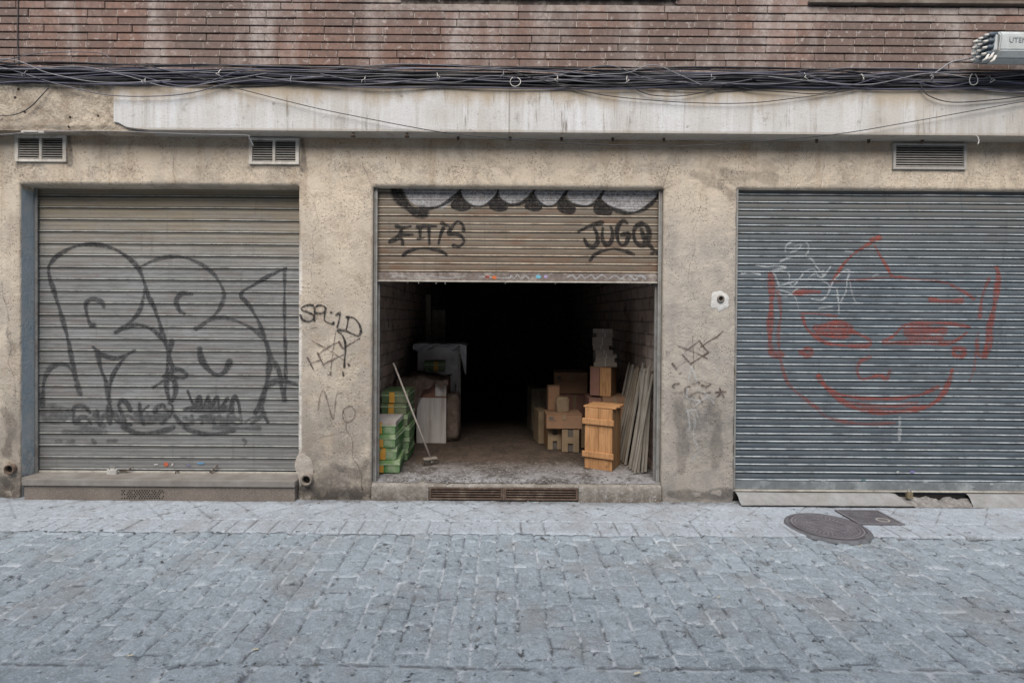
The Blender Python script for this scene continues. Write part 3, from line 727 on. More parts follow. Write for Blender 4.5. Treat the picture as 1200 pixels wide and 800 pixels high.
# stone step under the left shutter
A0, A1 = P(27, 575, -.07)[0], P(345, 575, -.07)[0]
za = P(190, 588, -.06)[1]; z1 = P(190, 570, -.07)[1]; z2 = P(190, 563.5, -.08)[1]
st = wempty('doorstep', ((A0+A1)/2, 0, 0), 'speckled stone step below the left shutter with a perforated face', 'doorstep')
b = MB(); b.box(A0, A1, -.06, .24, 0, z1); b.build('riser', M['stone'], st, bevel=.004)
b = MB(); b.box(A0-.006, A1+.006, -.078, -.001, z1+.001, z2); b.box(XL0+.006, XL1-.006, -.0005, .245, z1+.001, z2); b.build('tread', M['stone_top'], st, bevel=.005, seg=2)
b = MB()
px0, px1, py0, py1 = 143, 193, 574.5, 583.5
for i in range(17):
    for j in range(5):
        x, z = P(px0 + (px1-px0)*(i + .5*(j % 2))/17, py0 + (py1-py0)*j/4, -.06)
        if random.random() < .08: continue
        n = len(b.v); r_ = .0075
        b.add([(x+r_*math.cos(q*math.pi/3), -.0613, z+r_*math.sin(q*math.pi/3)) for q in range(6)], [(0, 1, 2, 3, 4, 5)])
b.build('vent_holes', M['dark'], st)

# ramps below the right shutter
def ramp(x0, x1, label, cutl=0.0, cutr=0.0, seed=3):
    ys = [.02, -.03, -.075]; zt = [Zof(575.5), Zof(577), .028]
    xs = np.linspace(x0, x1, 60); V = []
    top = [(.04, zt[0]), (.0, zt[0]-.002), (-.03, zt[0]*.80), (-.070, zt[0]*.36), (-.096, .022), (-.102, -.01)]
    n = len(top)
    for i, x in enumerate(xs):
        for k, (y, z) in enumerate(top):
            d = (fbm(np.array([x*7]), np.array([k*2.3]), seed)[0]-.5)
            f = k/(n-1); xx = x0+cutl*(1-f) + (x1-x0 - cutl*(1-f) - cutr*(1-f))*(i/59)
            d2 = fbm(np.array([x*19]), np.array([k*1.3]), seed+4)[0]-.5; V.append((xx, y + (d*.03+d2*.016)*(k > 1), z + (d*.02+d2*.012)*(0 < k < n-1)))
    o = gridmesh('ramp', np.array(V), 60, n, {}, M['ramp'])
    return tag(o, label, 'ramp', 'concrete wedges under the right shutter')
R0, R1 = P(863, 580)[0], P(1062, 588)[0]
def crack(x0, x1, parent):
    b = MB(); n = 80; vs = []
    for i in range(n):
        x = x0+(x1-x0)*i/(n-1); y = -.112+.022*(float(fbm(np.array([x*6]), np.array([.3]), 17)[0])-.5); w = .004+.012*max(0, float(fbm(np.array([x*9]), np.array([1.3]), 18)[0])-.35)
        vs += [(x, y-w, .0135), (x, y+w+.01, .0145)]
    b.add(vs, [(2*i, 2*i+2, 2*i+3, 2*i+1) for i in range(n-1)]); b.build('gap', M['dark'], parent)
rampo = ramp(R0, R1, 'long pale concrete wedge in front of the right shutter beside the pier', 0, .13, 3)
crack(R0, R1, rampo)
ramp(P(1128, 588)[0], 5.7, 'pale concrete wedge right of the padlock gap under the right shutter', .06, 0, 9)
b = MB(); b.box(XR0+.003, XR1-.003, .044, .25, 0, Zof(575.5)-.012); b.build('garage_sill', M['dark'], bld)
# broken gap filled with rubble
def rubble(name, pts, label, cat, sz=(.006, .018), m=None):
    b = MB(); rr = random.Random(len(pts))
    for (x, y, z) in pts:
        s = rr.uniform(*sz); mt = Matrix.Translation((x, y, z+s*.25)) @ Euler((rr.random()*6, rr.random()*6, rr.random()*6)).to_matrix().to_4x4()
        vs = [mt @ Vector((dx*s*rr.uniform(.5, 1), dy*s*rr.uniform(.4, 1), dz*s*rr.uniform(.3, .7))) for dx in (-1, 1) for dy in (-1, 1) for dz in (-1, 1)]
        b.add(vs, [(0,1,3,2),(4,6,7,5),(0,4,5,1),(2,3,7,6),(0,2,6,4),(1,5,7,3)])
    return tag(b.build(name, m or M['rubble']), label, cat, kind='stuff')
g0, g1 = P(1062, 588)[0], P(1128, 588)[0]
xs = np.arange(R1-.1, g1+.1, .012); ys = np.arange(-.11, .045, .012)
X, Y = np.meshgrid(xs, ys, indexing='ij')
Z = .008 + .05*sst(-.11, .02, Y)*fbm(X*12, Y*12, 3)*1.6 + (fbm(X*40, Y*40, 4)-.5)*.012
tag(gridmesh('rubble', np.stack([X.ravel(), Y.ravel(), Z.ravel()], 1), len(xs), len(ys), {}, M['rubble']), 'broken concrete debris in the gap below the padlock', 'rubble', kind='stuff')
rr = random.Random(4)
pts = [(rr.gauss(.0, .55), rr.uniform(.0, .5)**1.3, ZF) for _ in range(260)] + [(rr.uniform(XM0+.1, XM1-.3), rr.uniform(.0, .1), ZSILL) for _ in range(90)]
pts = [(x, max(.0, y), z) for x, y, z in pts if XM0+.05 < x < XM1-.1]
rubble('debris', pts, 'small chips of concrete scattered over the garage threshold', 'debris', (.003, .011))
pts = [(rr.uniform(-6, 7), -abs(rr.gauss(.02, .05))-.005, .004) for _ in range(260)]
pts = [p for p in pts if not (A0-.05 < p[0] < A1+.05) and not (R0-.02 < p[0] < 5.7)]
rubble('litter', pts, 'grit gathered along the foot of the wall', 'grit', (.002, .008))
# dry leaves / tiny scraps on the setts
lv = [(745, 790, .014), (297, 762, .012), (1008, 640, .010), (150, 769, .011), (842, 700, .009), (905, 655, .008)]
for i, (px, py, s) in enumerate(lv):
    x, y = G(px, py, 0.01); b = MB()
    for (dx, dy) in ((0, 0), (s*1.1, s*.5)):
        b.add([(x+dx-s, y+dy, .012), (x+dx, y+dy-s*.6, .016), (x+dx+s, y+dy+.002, .013), (x+dx, y+dy+s*.6, .018)], [(0, 1, 2, 3)])
    o = b.build('paper_scrap', flat('scrap_paper', (.5, .47, .36)))
    tag(o, 'tiny pale scrap of litter lying on the setts', 'litter', 'scraps of litter on the road')

# ------------------------------------------------------------------ shutters
def dent(x, z, seed): return .0045*np.sin(x*2.3+seed) * np.sin(z*1.9+seed*2) + .002*np.sin(x*5.1+seed*3+z*2.0)
PROF = {}
def prof_left(t):      # flat slat with shallow ribs and an open joint groove; outward is positive
    y = .004 + .0012*np.cos(t*2*math.pi*3) * sst(.1, .2, t) * (1-sst(.86, .93, t))
    g = np.exp(-((t-.035)/.030)**2)*-.013; bd = np.exp(-((t-.115)/.026)**2)*.0085; l2 = np.exp(-((t-.96)/.028)**2)*.004
    return y + g + bd + l2
def prof_mid(t):
    y = .004*np.sin(np.clip((t-.2)/.8, 0, 1)*math.pi); bd = np.exp(-((t-.12)/.055)**2)*.0095; g = np.exp(-((t-.015)/.03)**2)*-.008
    rib = -.0018*np.exp(-((t-.58)/.03)**2)
    return y + bd + g + rib
def prof_right(t):
    y = .0075*np.sin(np.clip((t-.22)/.78, 0, 1)*math.pi)**.8; bd = np.exp(-((t-.12)/.065)**2)*.0135; g = np.exp(-((t-.0)/.03)**2)*-.006 + np.exp(-((t-1.)/.03)**2)*-.006
    return y + bd + g
class Curtain:
    def __init__(s, x0, x1, z0, z1, Y, pitch, prof, nper, seed, phase=0.0, bead=(.08, .17), gr=()):
        s.gr = gr
        s.x0, s.x1, s.z0, s.z1, s.Y, s.pitch, s.prof, s.seed, s.phase = x0, x1, z0, z1, Y, pitch, prof, seed, phase
        s.zs = np.arange(z0, z1 + pitch/nper*.5, pitch/nper); s.bead = bead
    def t(s, z): return ((z - s.z0)/s.pitch + s.phase) % 1.0
    def y(s, x, z): return s.Y - s.prof(s.t(z)) - dent(x, z, s.seed) - .003*((np.sin(np.floor((z-s.z0)/s.pitch + s.phase)*37.7+s.seed)*917.3) % 1)
    def mesh(s, m, parent):
        xs = np.linspace(s.x0, s.x1, 60); X, Z = np.meshgrid(xs, s.zs, indexing='ij'); X = X.ravel(); Z = Z.ravel()
        t = s.t(Z); k = np.floor((Z-s.z0)/s.pitch + s.phase)
        bead = np.exp(-((t-s.bead[0])/s.bead[1])**2)
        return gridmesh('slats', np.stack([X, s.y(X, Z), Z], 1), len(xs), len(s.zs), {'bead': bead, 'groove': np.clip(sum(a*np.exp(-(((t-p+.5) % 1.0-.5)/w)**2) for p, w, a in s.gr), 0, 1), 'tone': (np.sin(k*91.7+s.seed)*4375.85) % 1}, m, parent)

def decal(name, strokes, m, parent, surf, zs=None, cell=.005, off=.0016, label=None, fills=(), Yp=0.0):
    """strokes: (pixel points, radius in photo pixels, coverage); surf(x,z)->y of the painted surface"""
    S_ = []
    for pts, r_, a_ in strokes:
        pts = cr(pts, 10); 
        w = [P(p[0], p[1], Yp) for p in pts]; S_.append((w, r_/128.0, a_))
    polys = [([P(p[0], p[1], Yp) for p in cr(list(pp)+[pp[0]], 6)], a_) for pp, a_ in fills]
    allp = [p for w, r_, _ in S_ for p in w] + [p for w, _ in polys for p in w]
    x0 = min(p[0] for p in allp)-.06; x1 = max(p[0] for p in allp)+.06; z0 = min(p[1] for p in allp)-.06; z1 = max(p[1] for p in allp)+.06
    xs = np.arange(x0, x1, cell)
    if zs is None: zs = np.arange(z0, z1, cell)
    else: zs = zs[(zs > z0) & (zs < z1)]
    A = np.zeros((len(xs), len(zs)))
    for w, r_, a_ in S_:
        den = []
        for i in range(len(w)-1):
            p, q = np.array(w[i]), np.array(w[i+1]); L = np.hypot(*(q-p)); n = max(1, int(L/(cell*.8)))
            den += [p+(q-p)*k/n for k in range(n)]
        den.append(np.array(w[-1])); n = len(den)
        for k, p in enumerate(den):
            rr_ = r_*(.85+.25*math.sin(k*.11+r_*900)); R_ = rr_*1.45
            i0, i1 = np.searchsorted(xs, p[0]-R_), np.searchsorted(xs, p[0]+R_); j0, j1 = np.searchsorted(zs, p[1]-R_), np.searchsorted(zs, p[1]+R_)
            if i1 <= i0 or j1 <= j0: continue
            d = np.hypot(xs[i0:i1, None]-p[0], zs[None, j0:j1]-p[1])
            v = a_*(1-sst(rr_*.7, R_, d)); A[i0:i1, j0:j1] = np.maximum(A[i0:i1, j0:j1], v)
    for w, a_ in polys:
        XX, ZZ = np.meshgrid(xs, zs, indexing='ij'); ins = np.zeros_like(XX, bool)
        for i in range(len(w)-1):
            (xa, za_), (xb_, zb_) = w[i], w[i+1]
            if za_ == zb_: continue
            ins ^= ((za_ > ZZ) != (zb_ > ZZ)) & (XX < (xb_-xa)*(ZZ-za_)/(zb_-za_)+xa)
        A = np.maximum(A, ins*a_)
    X, Z = np.meshgrid(xs, zs, indexing='ij')
    cellA = np.maximum(np.maximum(A[:-1, :-1], A[1:, :-1]), np.maximum(A[:-1, 1:], A[1:, 1:]))
    X = X.ravel(); Z = Z.ravel()
    o = gridmesh(name, np.stack([X, surf(X, Z)-off, Z], 1), len(xs), len(zs), {'cover': A.ravel()}, m, parent, keep=cellA > .04)
    if label: o['label'] = label
    return o
def tr(ox, oy, s): return lambda L: [(ox + x/s, oy + y/s) for x, y in L]

# ---- left shutter
YL = .185
zb = P(195, 556, YL)[1]
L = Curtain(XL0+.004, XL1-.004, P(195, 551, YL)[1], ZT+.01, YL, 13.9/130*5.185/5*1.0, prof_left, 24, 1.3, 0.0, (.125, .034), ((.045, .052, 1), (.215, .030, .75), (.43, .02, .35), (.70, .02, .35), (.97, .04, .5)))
ls = wempty('roller_shutter', ((XL0+XL1)/2, YL, zb), 'closed grey slatted roller shutter with large faded black graffiti faces, leftmost', 'roller shutter')
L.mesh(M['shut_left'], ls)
b = MB(); b.box(XL0+.004, XL1-.004, YL-.016, YL+.01, zb+.012, zb+.036); b.build('bottom_bar', M['bar_lip'], ls, bevel=.002)
b = MB(); b.box(XL0+.004, XL1-.004, YL-.012, YL+.012, zb-.006, zb+.0118); b.build('bottom_seal', M['dark'], ls)
b = MB(); b.box(XL0+.0035, XL0+.030, YL-.035, YL-.02, z2+.001, ZT-.002); b.build('guide_rail', M['rail'], ls, bevel=.002)
b = MB(); b.box(XL1-.022, XL1-.002, YL-.035, YL-.02, z2+.001, ZT-.002); b.build('guide_rail', M['rail'], ls, bevel=.002)
def rod(pxs, Y, r_, parent, m, name='latch_rod'):
    b = MB(); b.tube([(*[P(p[0], p[1], Y)[0]], Y, P(p[0], p[1], Y)[1]) for p in pxs], r_, 6); return b.build(name, m, parent, smooth=True)
rod([(140, 552), (149, 551), (156, 547)], YL-.03, .006, ls, M['rustiron']); rod([(246, 553), (250, 550), (255, 545)], YL-.03, .007, ls, M['rustiron'])
rod([(205, 556), (206, 552), (210, 552)], YL-.03, .005, ls, M['rustiron'])
def sticker(px, py, w, h, Y, col, parent, name='sticker'):
    x, z = P(px, py, Y); b = MB(); n = 9; vs = [(x, Y, z)]
    rr = random.Random(int(px)); 
    for k in range(n):
        q = 2*math.pi*k/n; s = rr.uniform(.75, 1.1); vs.append((x+w/2*s*math.cos(q), Y, z+h/2*s*math.sin(q)))
    b.add(vs, [(0, k+1, (k+1) % n+1) for k in range(n)]); b.build(name, flat('sticker_ink', col), parent)
Ys = YL-.014
sticker(194.5, 543.5, .05, .045, Ys, (.50, .13, .07), ls); sticker(202, 544, .02, .03, Ys-.001, (.55, .5, .5), ls); sticker(183, 544, .05, .018, Ys, (.5, .5, .5), ls)
sticker(235, 542.5, .075, .025, Ys, (.14, .30, .50), ls); sticker(221, 545, .05, .02, Ys, (.2, .2, .32), ls)
c1 = tr(0, 190, 3.3333); c2 = tr(0, 400, 3.3333); c3 = tr(40, 440, 6.6667); c4 = tr(190, 440, 6.6667)
W = 2.6
gl = [
 (c1([(290,800),(265,680),(240,590),(215,510),(198,460),(192,410),(222,370),(280,335),(340,322),(400,325),(460,345),(510,380),(545,420),(565,470),(580,520),(605,570),(625,630),(645,700),(665,760),(675,800)]), W, .9),
 (c2([(672,0),(660,50),(655,110),(652,180),(668,235),(686,200),(682,155),(655,140)]), W*1.1, .9),
 (c1([(568,490),(555,560),(530,605),(490,640),(455,665)]), W*.9, .8), (c1([(455,665),(490,645),(540,635),(590,650),(640,690)]), W, .9),
 (c1([(550,410),(600,385),(660,370),(720,372),(780,395),(830,430),(862,475),(877,520),(860,570),(830,605),(790,635),(765,650)]), W*.9, .75),
 (c1([(770,645),(830,612),(890,610),(950,630),(1000,660),(1040,700),(1060,750),(1078,800)]), W*.9, .7),
 (c2([(1078,80),(1095,130),(1100,180),(1110,230)]), W, .8),
 (c1([(408,565),(400,545),(365,535),(340,550),(342,590),(355,632),(370,636)]), W, .85), (c1([(750,515),(712,514),(690,540),(700,575),(722,592)]), W, .85),
 (c1([(1118,415),(1060,440),(1000,475),(943,515),(975,560),(1010,620),(1035,690),(1050,760),(1058,800)]), W*.9, .9),
 (c2([(1045,10),(1055,60),(1050,120),(1040,170),(1020,240),(1000,275)]), W*1.3, .85),
 (c1([(1113,415),(1112,600),(1117,800)]), W*.7, .8), (c2([(1117,0),(1117,140),(1113,230)]), W*.8, .8),
 (c2([(365,20),(400,50),(450,65),(490,55),(528,35)]), W*.95, .9), (c2([(500,50),(455,110),(435,160),(428,230)]), W*.9, .9),
 (c2([(385,40),(395,100),(418,160),(428,230),(445,290)]), W*1.1, .9),
 (c2([(780,28),(788,70),(815,110),(850,130),(880,115),(897,80)]), W*1.35, .9),
 (c2([(170,250),(172,190),(180,140),(205,100),(245,88),(280,105),(300,150),(315,205)]), W*1.1, .75), (c2([(270,0),(290,80),(300,150)]), W*.8, .8),
 (c2([(640,135),(690,108),(728,125),(722,142),(682,140),(665,120)]), W*1.0, .85), (c2([(600,180),(640,152)]), W*.9, .7),
 (c4([(200,120),(225,180),(260,240),(290,165),(320,250),(360,160),(380,250),(430,165),(450,250),(510,180)]), W*.9, .95),
 (c4([(545,280),(545,220),(570,160),(600,220),(610,285)]), W*1.1, .95), (c4([(180,260),(300,240),(440,245),(500,240)]), W*1.0, .85),
 (c4([(235,310),(235,370)]), W, .6), (c4([(300,320),(390,320),(410,370)]), W, .7), (c4([(310,370),(315,320)]), W, .6), (c4([(450,310),(455,370),(520,365),(520,310)]), W, .6), (c4([(560,310),(555,370),(620,370),(615,310)]), W*.8, .5),
 (c4([(650,360),(700,330),(740,320)]), W*.9, .6), (c4([(170,405),(250,435),(350,455),(450,450),(560,425)]), W, .75), (c4([(400,405),(600,410),(760,410)]), W, .5),
 (c4([(100,310),(130,340),(165,372)]), W*.8, .8), (c4([(0,370),(40,330),(75,300),(85,240),(60,210)]), W*.8, .85),
 (c4([(730,290),(755,240),(785,170),(810,100),(850,60),(920,40),(990,50),(1060,70)]), W*1.2, .9), (c4([(780,250),(800,310),(830,360)]), W*1.2, .85), (c4([(700,370),(760,330),(800,300)]), W, .6), (c4([(920,50),(950,110),(965,190)]), W*.9, .8),
 (c3([(310,300),(320,250),(370,240),(420,255),(440,290)]), W, .8), (c3([(310,320),(330,370),(360,330),(400,320),(430,340),(450,375)]), W, .75), (c3([(500,270),(505,330),(520,380)]), W, .75),
 (c3([(600,200),(585,260),(600,370)]), W, .8), (c3([(540,330),(600,320),(660,360)]), W*.9, .7),
 (c3([(665,230),(690,190),(730,215),(760,270)]), W, .9), (c3([(665,230),(690,290),(720,370),(760,380)]), W, .8), (c3([(830,220),(835,290),(860,370)]), W, .85), (c3([(840,280),(900,235)]), W*.9, .85), (c3([(870,320),(960,320),(1060,310),(1000,370)]), W, .6),
 (c3([(950,280),(960,250),(1010,230),(1040,270),(1090,275)]), W*1.1, .85), (c3([(1100,310),(1150,370),(1200,380)]), W, .75),
 (c3([(700,400),(760,430),(840,450),(950,440),(1050,420),(1090,400)]), W*1.1, .8), (c3([(180,240),(150,225),(100,250),(90,330),(190,360)]), W*1.2, .4), (c3([(240,430),(330,440),(420,430),(560,440)]), W*1.6, .45), (c3([(180,510),(210,510)]), W, .45), (c3([(270,515),(310,510)]), W, .4), (c3([(460,500),(475,520)]), W, .6), (c3([(580,510),(640,508)]), W, .4),
 (c4([(640,500),(655,520),(645,540)]), W*.8, .5),
 (c3([(150,250),(170,330),(210,260),(240,340),(270,270)]), W*1.1, .5), (c3([(480,300),(520,350),(560,300),(590,360),(640,300),(680,360)]), W*1.1, .65), (c3([(800,300),(840,360),(890,300),(930,365),(980,310),(1010,360)]), W*1.1, .6), (c4([(230,270),(290,270),(350,265),(430,268),(520,262)]), W*1.3, .7), (c3([(60,270),(180,268),(300,275)]), W*2, .3), (c3([(120,330),(170,300),(230,330),(290,300),(340,350),(400,390),(470,330),(540,390)]), W*1.3, .45), (c3([(690,330),(740,310),(800,350),(850,330),(900,360),(960,330),(1020,360)]), W*1.2, .6), (c4([(180,330),(240,350),(300,340),(360,350),(430,335),(500,350),(560,335),(620,350)]), W*1.2, .55), (c3([(60,150),(80,210),(60,280)]), W*1.6, .35),
]
decal('graffiti', gl, M['spray_grey'], ls, L.y, L.zs, .0065, .0018, 'faded black outline faces and scribbled tags', Yp=YL)

# ---- middle shutter (half raised)
YM = .09
zbm = P(606, 331, YM)[1]; zb2 = P(606, 319.5, YM)[1]
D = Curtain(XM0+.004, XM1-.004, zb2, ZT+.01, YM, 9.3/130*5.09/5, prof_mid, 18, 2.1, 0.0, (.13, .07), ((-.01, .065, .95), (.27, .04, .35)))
ms = wempty('roller_shutter', ((XM0+XM1)/2, YM, zbm), 'half raised rusty brown roller shutter with silver bubbles and black tags', 'roller shutter')
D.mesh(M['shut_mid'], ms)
b = MB(); b.box(XM0+.004, XM1-.004, YM-.012, YM+.010, zbm+.012, zb2-.003); b.build('bottom_bar', M['bar_mid'], ms, bevel=.002)
b = MB(); b.box(XM0+.004, XM1-.004, YM-.026, YM+.012, zbm, zbm+.0118); b.build('bottom_lip', M['bar_lip'], ms, bevel=.002)
rc = random.Random(8)
for k in range(7):
    x = XM0+.1+rc.random()*(XM1-XM0-.2); b = MB(); b.tube([(x, YM-.02, zbm), (x+.002, YM-.02, zbm-rc.uniform(.008, .022))], .0025, 5)
    b.build('rivet', M['bar_lip'], ms)
for s_, x in ((1, XM0), (-1, XM1)):
    b = MB(); xa, xb_ = (x+.003, x+.045) if s_ > 0 else (x-.045, x-.003)
    b.box(xa, xb_, YM+.014, YM+.03, ZSILL, ZT-.002)
    xa, xb_ = (x+.003, x+.018) if s_ > 0 else (x-.018, x-.003)
    b.box(xa, xb_, YM-.045, YM+.0135, ZSILL, ZT-.002)
    b.box(*( (x+.019, x+.034) if s_ > 0 else (x-.034, x-.019)), YM-.047, YM-.032, ZSILL+.001, ZT-.003)
    b.build('guide_rail', M['rail'], ms, bevel=.002)
Ys = YM-.0135
sticker(571, 324.5, .05, .03, Ys, (.52, .16, .13), ms); sticker(579, 325, .055, .034, Ys-.001, (.55, .15, .05), ms); sticker(631, 324, .05, .034, Ys, (.16, .42, .56), ms); sticker(639.5, 324, .04, .028, Ys, (.38, .30, .50), ms)
m1 = tr(440, 215, 6.6667); m2 = tr(600, 215, 6.6667)
sil = [m1([(200,30),(240,110),(300,165),(370,190),(440,185),(520,200),(590,150),(650,80),(675,35)]), m1([(680,35),(670,80),(700,140),(760,175),(840,175),(900,145),(945,80),(955,35)]),
       m1([(965,35),(955,100),(1000,145),(1080,165),(1150,140),(1200,80),(1220,35)]), m2([(175,35),(170,100),(210,165),(290,175),(350,150),(400,90),(430,40)]),
       m2([(440,40),(430,100),(480,160),(560,175),(630,150),(690,90),(715,40)]), m2([(720,40),(700,120),(780,195),(870,225),(960,225),(1060,170),(1140,90),(1160,40)])]
decal('graffiti', [], M['spray_silver'], ms, D.y, D.zs, .006, .0014, 'silver filled bubble shapes along the top', fills=[(p, .75) for p in sil], Yp=YM)
gm_ = [
 (m1([(150,30),(190,110),(250,180),(310,220),(370,225)]), 6.2, .98), (m1([(370,205),(430,195),(500,180),(570,140),(630,90),(675,40)]), 2.0, .98),
 (m1([(655,60),(675,110),(700,145),(760,178),(840,178),(900,145),(945,90),(962,45)]), 1.7, .98), (m1([(955,80),(980,130),(1040,165),(1110,168),(1170,145),(1200,120)]), 1.7, .98),
 (m2([(0,165),(60,160),(120,120),(160,80),(180,45)]), 1.7, .98), (m2([(165,80),(200,140),(260,178),(330,172),(390,115),(438,45)]), 1.7, .98),
 (m2([(400,110),(460,160),(540,178),(620,170),(680,115),(725,45)]), 1.7, .98), (m2([(690,130),(760,185),(850,222),(930,230),(1010,212),(1080,165),(1130,110),(1162,50)]), 2.3, .98),
 # FITIS
 (m1([(165,335),(215,345),(275,335)]), 2.1, .95), (m1([(200,345),(200,390),(170,425),(115,455)]), 2.6, .95), (m1([(190,400),(290,402)]), 2.1, .95), (m1([(170,430),(210,440),(212,475)]), 1.7, .9),
 (m1([(330,340),(360,345)]), 2.0, .95), (m1([(350,340),(350,430)]), 2.1, .95), (m1([(330,435),(380,425)]), 1.4, .9), (m1([(370,335),(475,335)]), 2.0, .95), (m1([(418,340),(422,470)]), 2.1, .95),
 (m1([(530,350),(510,400),(495,470)]), 2.1, .95), (m1([(520,310),(555,330)]), 2.2, .95),
 (m1([(690,365),(680,320),(640,300),(600,340),(575,390),(630,395),(680,420),(690,460),(655,492),(610,485)]), 2.2, .95), (m1([(560,320),(600,360)]), 1.6, .7),
 (m1([(220,560),(260,530),(330,510),(420,508),(500,525),(555,555)]), 1.9, .95),
 # JUGO
 (m2([(520,375),(570,350),(630,325),(700,305)]), 2.4, .95), (m2([(640,350),(665,400),(668,460),(635,492),(590,480),(565,435)]), 2.5, .95),
 (m2([(708,350),(705,430),(735,478),(775,450),(785,390),(770,335)]), 2.4, .95), (m2([(900,310),(870,290),(830,330),(820,400),(840,470),(885,475),(905,430),(910,395),(860,400)]), 2.5, .95),
 (m2([(1010,315),(965,340),(950,400),(970,460),(1020,485),(1060,440),(1070,380),(1050,330),(1010,315)]), 3.0, .95), (m2([(1010,360),(1040,440),(1090,500),(1130,545)]), 2.6, .95), (m2([(1090,545),(1145,535)]), 2.2, .9),
 (m2([(610,600),(640,560),(700,530),(790,510),(870,525),(950,553)]), 1.8, .95),
]
blob = [m1([(655,80),(590,160),(600,195),(660,218),(720,210),(745,180),(700,150)]), m1([(955,80),(890,160),(900,200),(960,220),(1020,210),(1035,170),(990,140)]),
        m2([(155,90),(110,150),(100,190),(160,218),(220,212),(235,180),(190,150)]), m2([(400,100),(355,150),(360,210),(420,240),(480,235),(498,195),(450,150)]), m2([(690,110),(640,170),(640,225),(690,248),(770,245),(780,205),(740,165)])]
decal('graffiti', gm_, M['spray_black'], ms, D.y, D.zs, .005, .0022, 'black bubble outlines and two tags reading FITIS and JUGO', fills=[(p, .95) for p in blob], Yp=YM)
wb = [(m1([(820+i*18+900*0, 735-((i*37) % 23)) for i in range(-1, 0)]+[(1030,740),(1060,720),(1080,745),(1110,715),(1140,745),(1170,722),(1195,740)]), .7, .9), (m2([(430,735),(470,715),(500,745),(540,715),(570,740),(620,715),(650,745),(700,715),(750,745),(800,720),(850,745),(900,715),(1040,730)]), .8, .8), (m1([(120,735),(200,720),(300,745),(420,725),(560,740),(700,725)]), .8, .6), (m2([(920,720),(960,750),(1000,715),(1040,745)]), 1.1, .9)]
decal('graffiti', wb, M['spray_white'], ms, lambda x, z: x*0+YM-.0125, None, .004, .001, 'white scrawl along the bottom bar', Yp=YM)

# ---- right shutter
YR_ = .055
zbr = Zof(572.5, YR_); zr2 = Zof(560.5, YR_)
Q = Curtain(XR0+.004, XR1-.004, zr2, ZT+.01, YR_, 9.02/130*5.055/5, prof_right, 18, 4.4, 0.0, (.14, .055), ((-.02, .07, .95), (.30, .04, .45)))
rs = wempty('roller_shutter', ((XR0+XR1)/2, YR_, zbr), 'closed blue grey roller shutter with a red horned face drawn on it', 'roller shutter')
Q.mesh(M['shut_right'], rs)
b = MB(); b.box(XR0+.004, XR1-.004, YR_-.012, YR_+.008, zbr+.015, zr2-.002); b.build('bottom_bar', M['bar_right'], rs, bevel=.002)
b = MB(); b.box(XR0+.004, XR1-.004, YR_-.030, YR_+.008, zbr+.002, zbr+.0145); b.build('bottom_lip', M['bar_lip'], rs, bevel=.002)
b = MB(); b.box(XR0+.0035, XR0+.020, YR_-.045, YR_-.031, .13, ZT-.002); b.build('guide_rail', M['rail'], rs, bevel=.002)
b = MB(); b.box(XR1-.020, XR1-.0035, YR_-.045, YR_-.031, .13, ZT-.002); b.build('guide_rail', M['rail'], rs, bevel=.002)
sticker(1069, 552.5, .05, .02, YR_-.0125-.01, (.20, .17, .42), rs); sticker(1052, 553, .03, .03, YR_-.0225, (.42, .46, .46), rs)
for px, py, w_, h_ in ((952, 561.5, .06, .02), (965, 563, .045, .016), (1162, 567, .04, .022), (1085, 565, .06, .012), (1139, 570, .06, .012), (1012, 562, .05, .015)):
    sticker(px, py+.0, w_, h_, YR_-.0135, (.38, .42, .42) if px != 1012 else (.13, .27, .28), rs, 'paint_scuff')
r1 = tr(880, 270, 3.3333)
K = 2.6
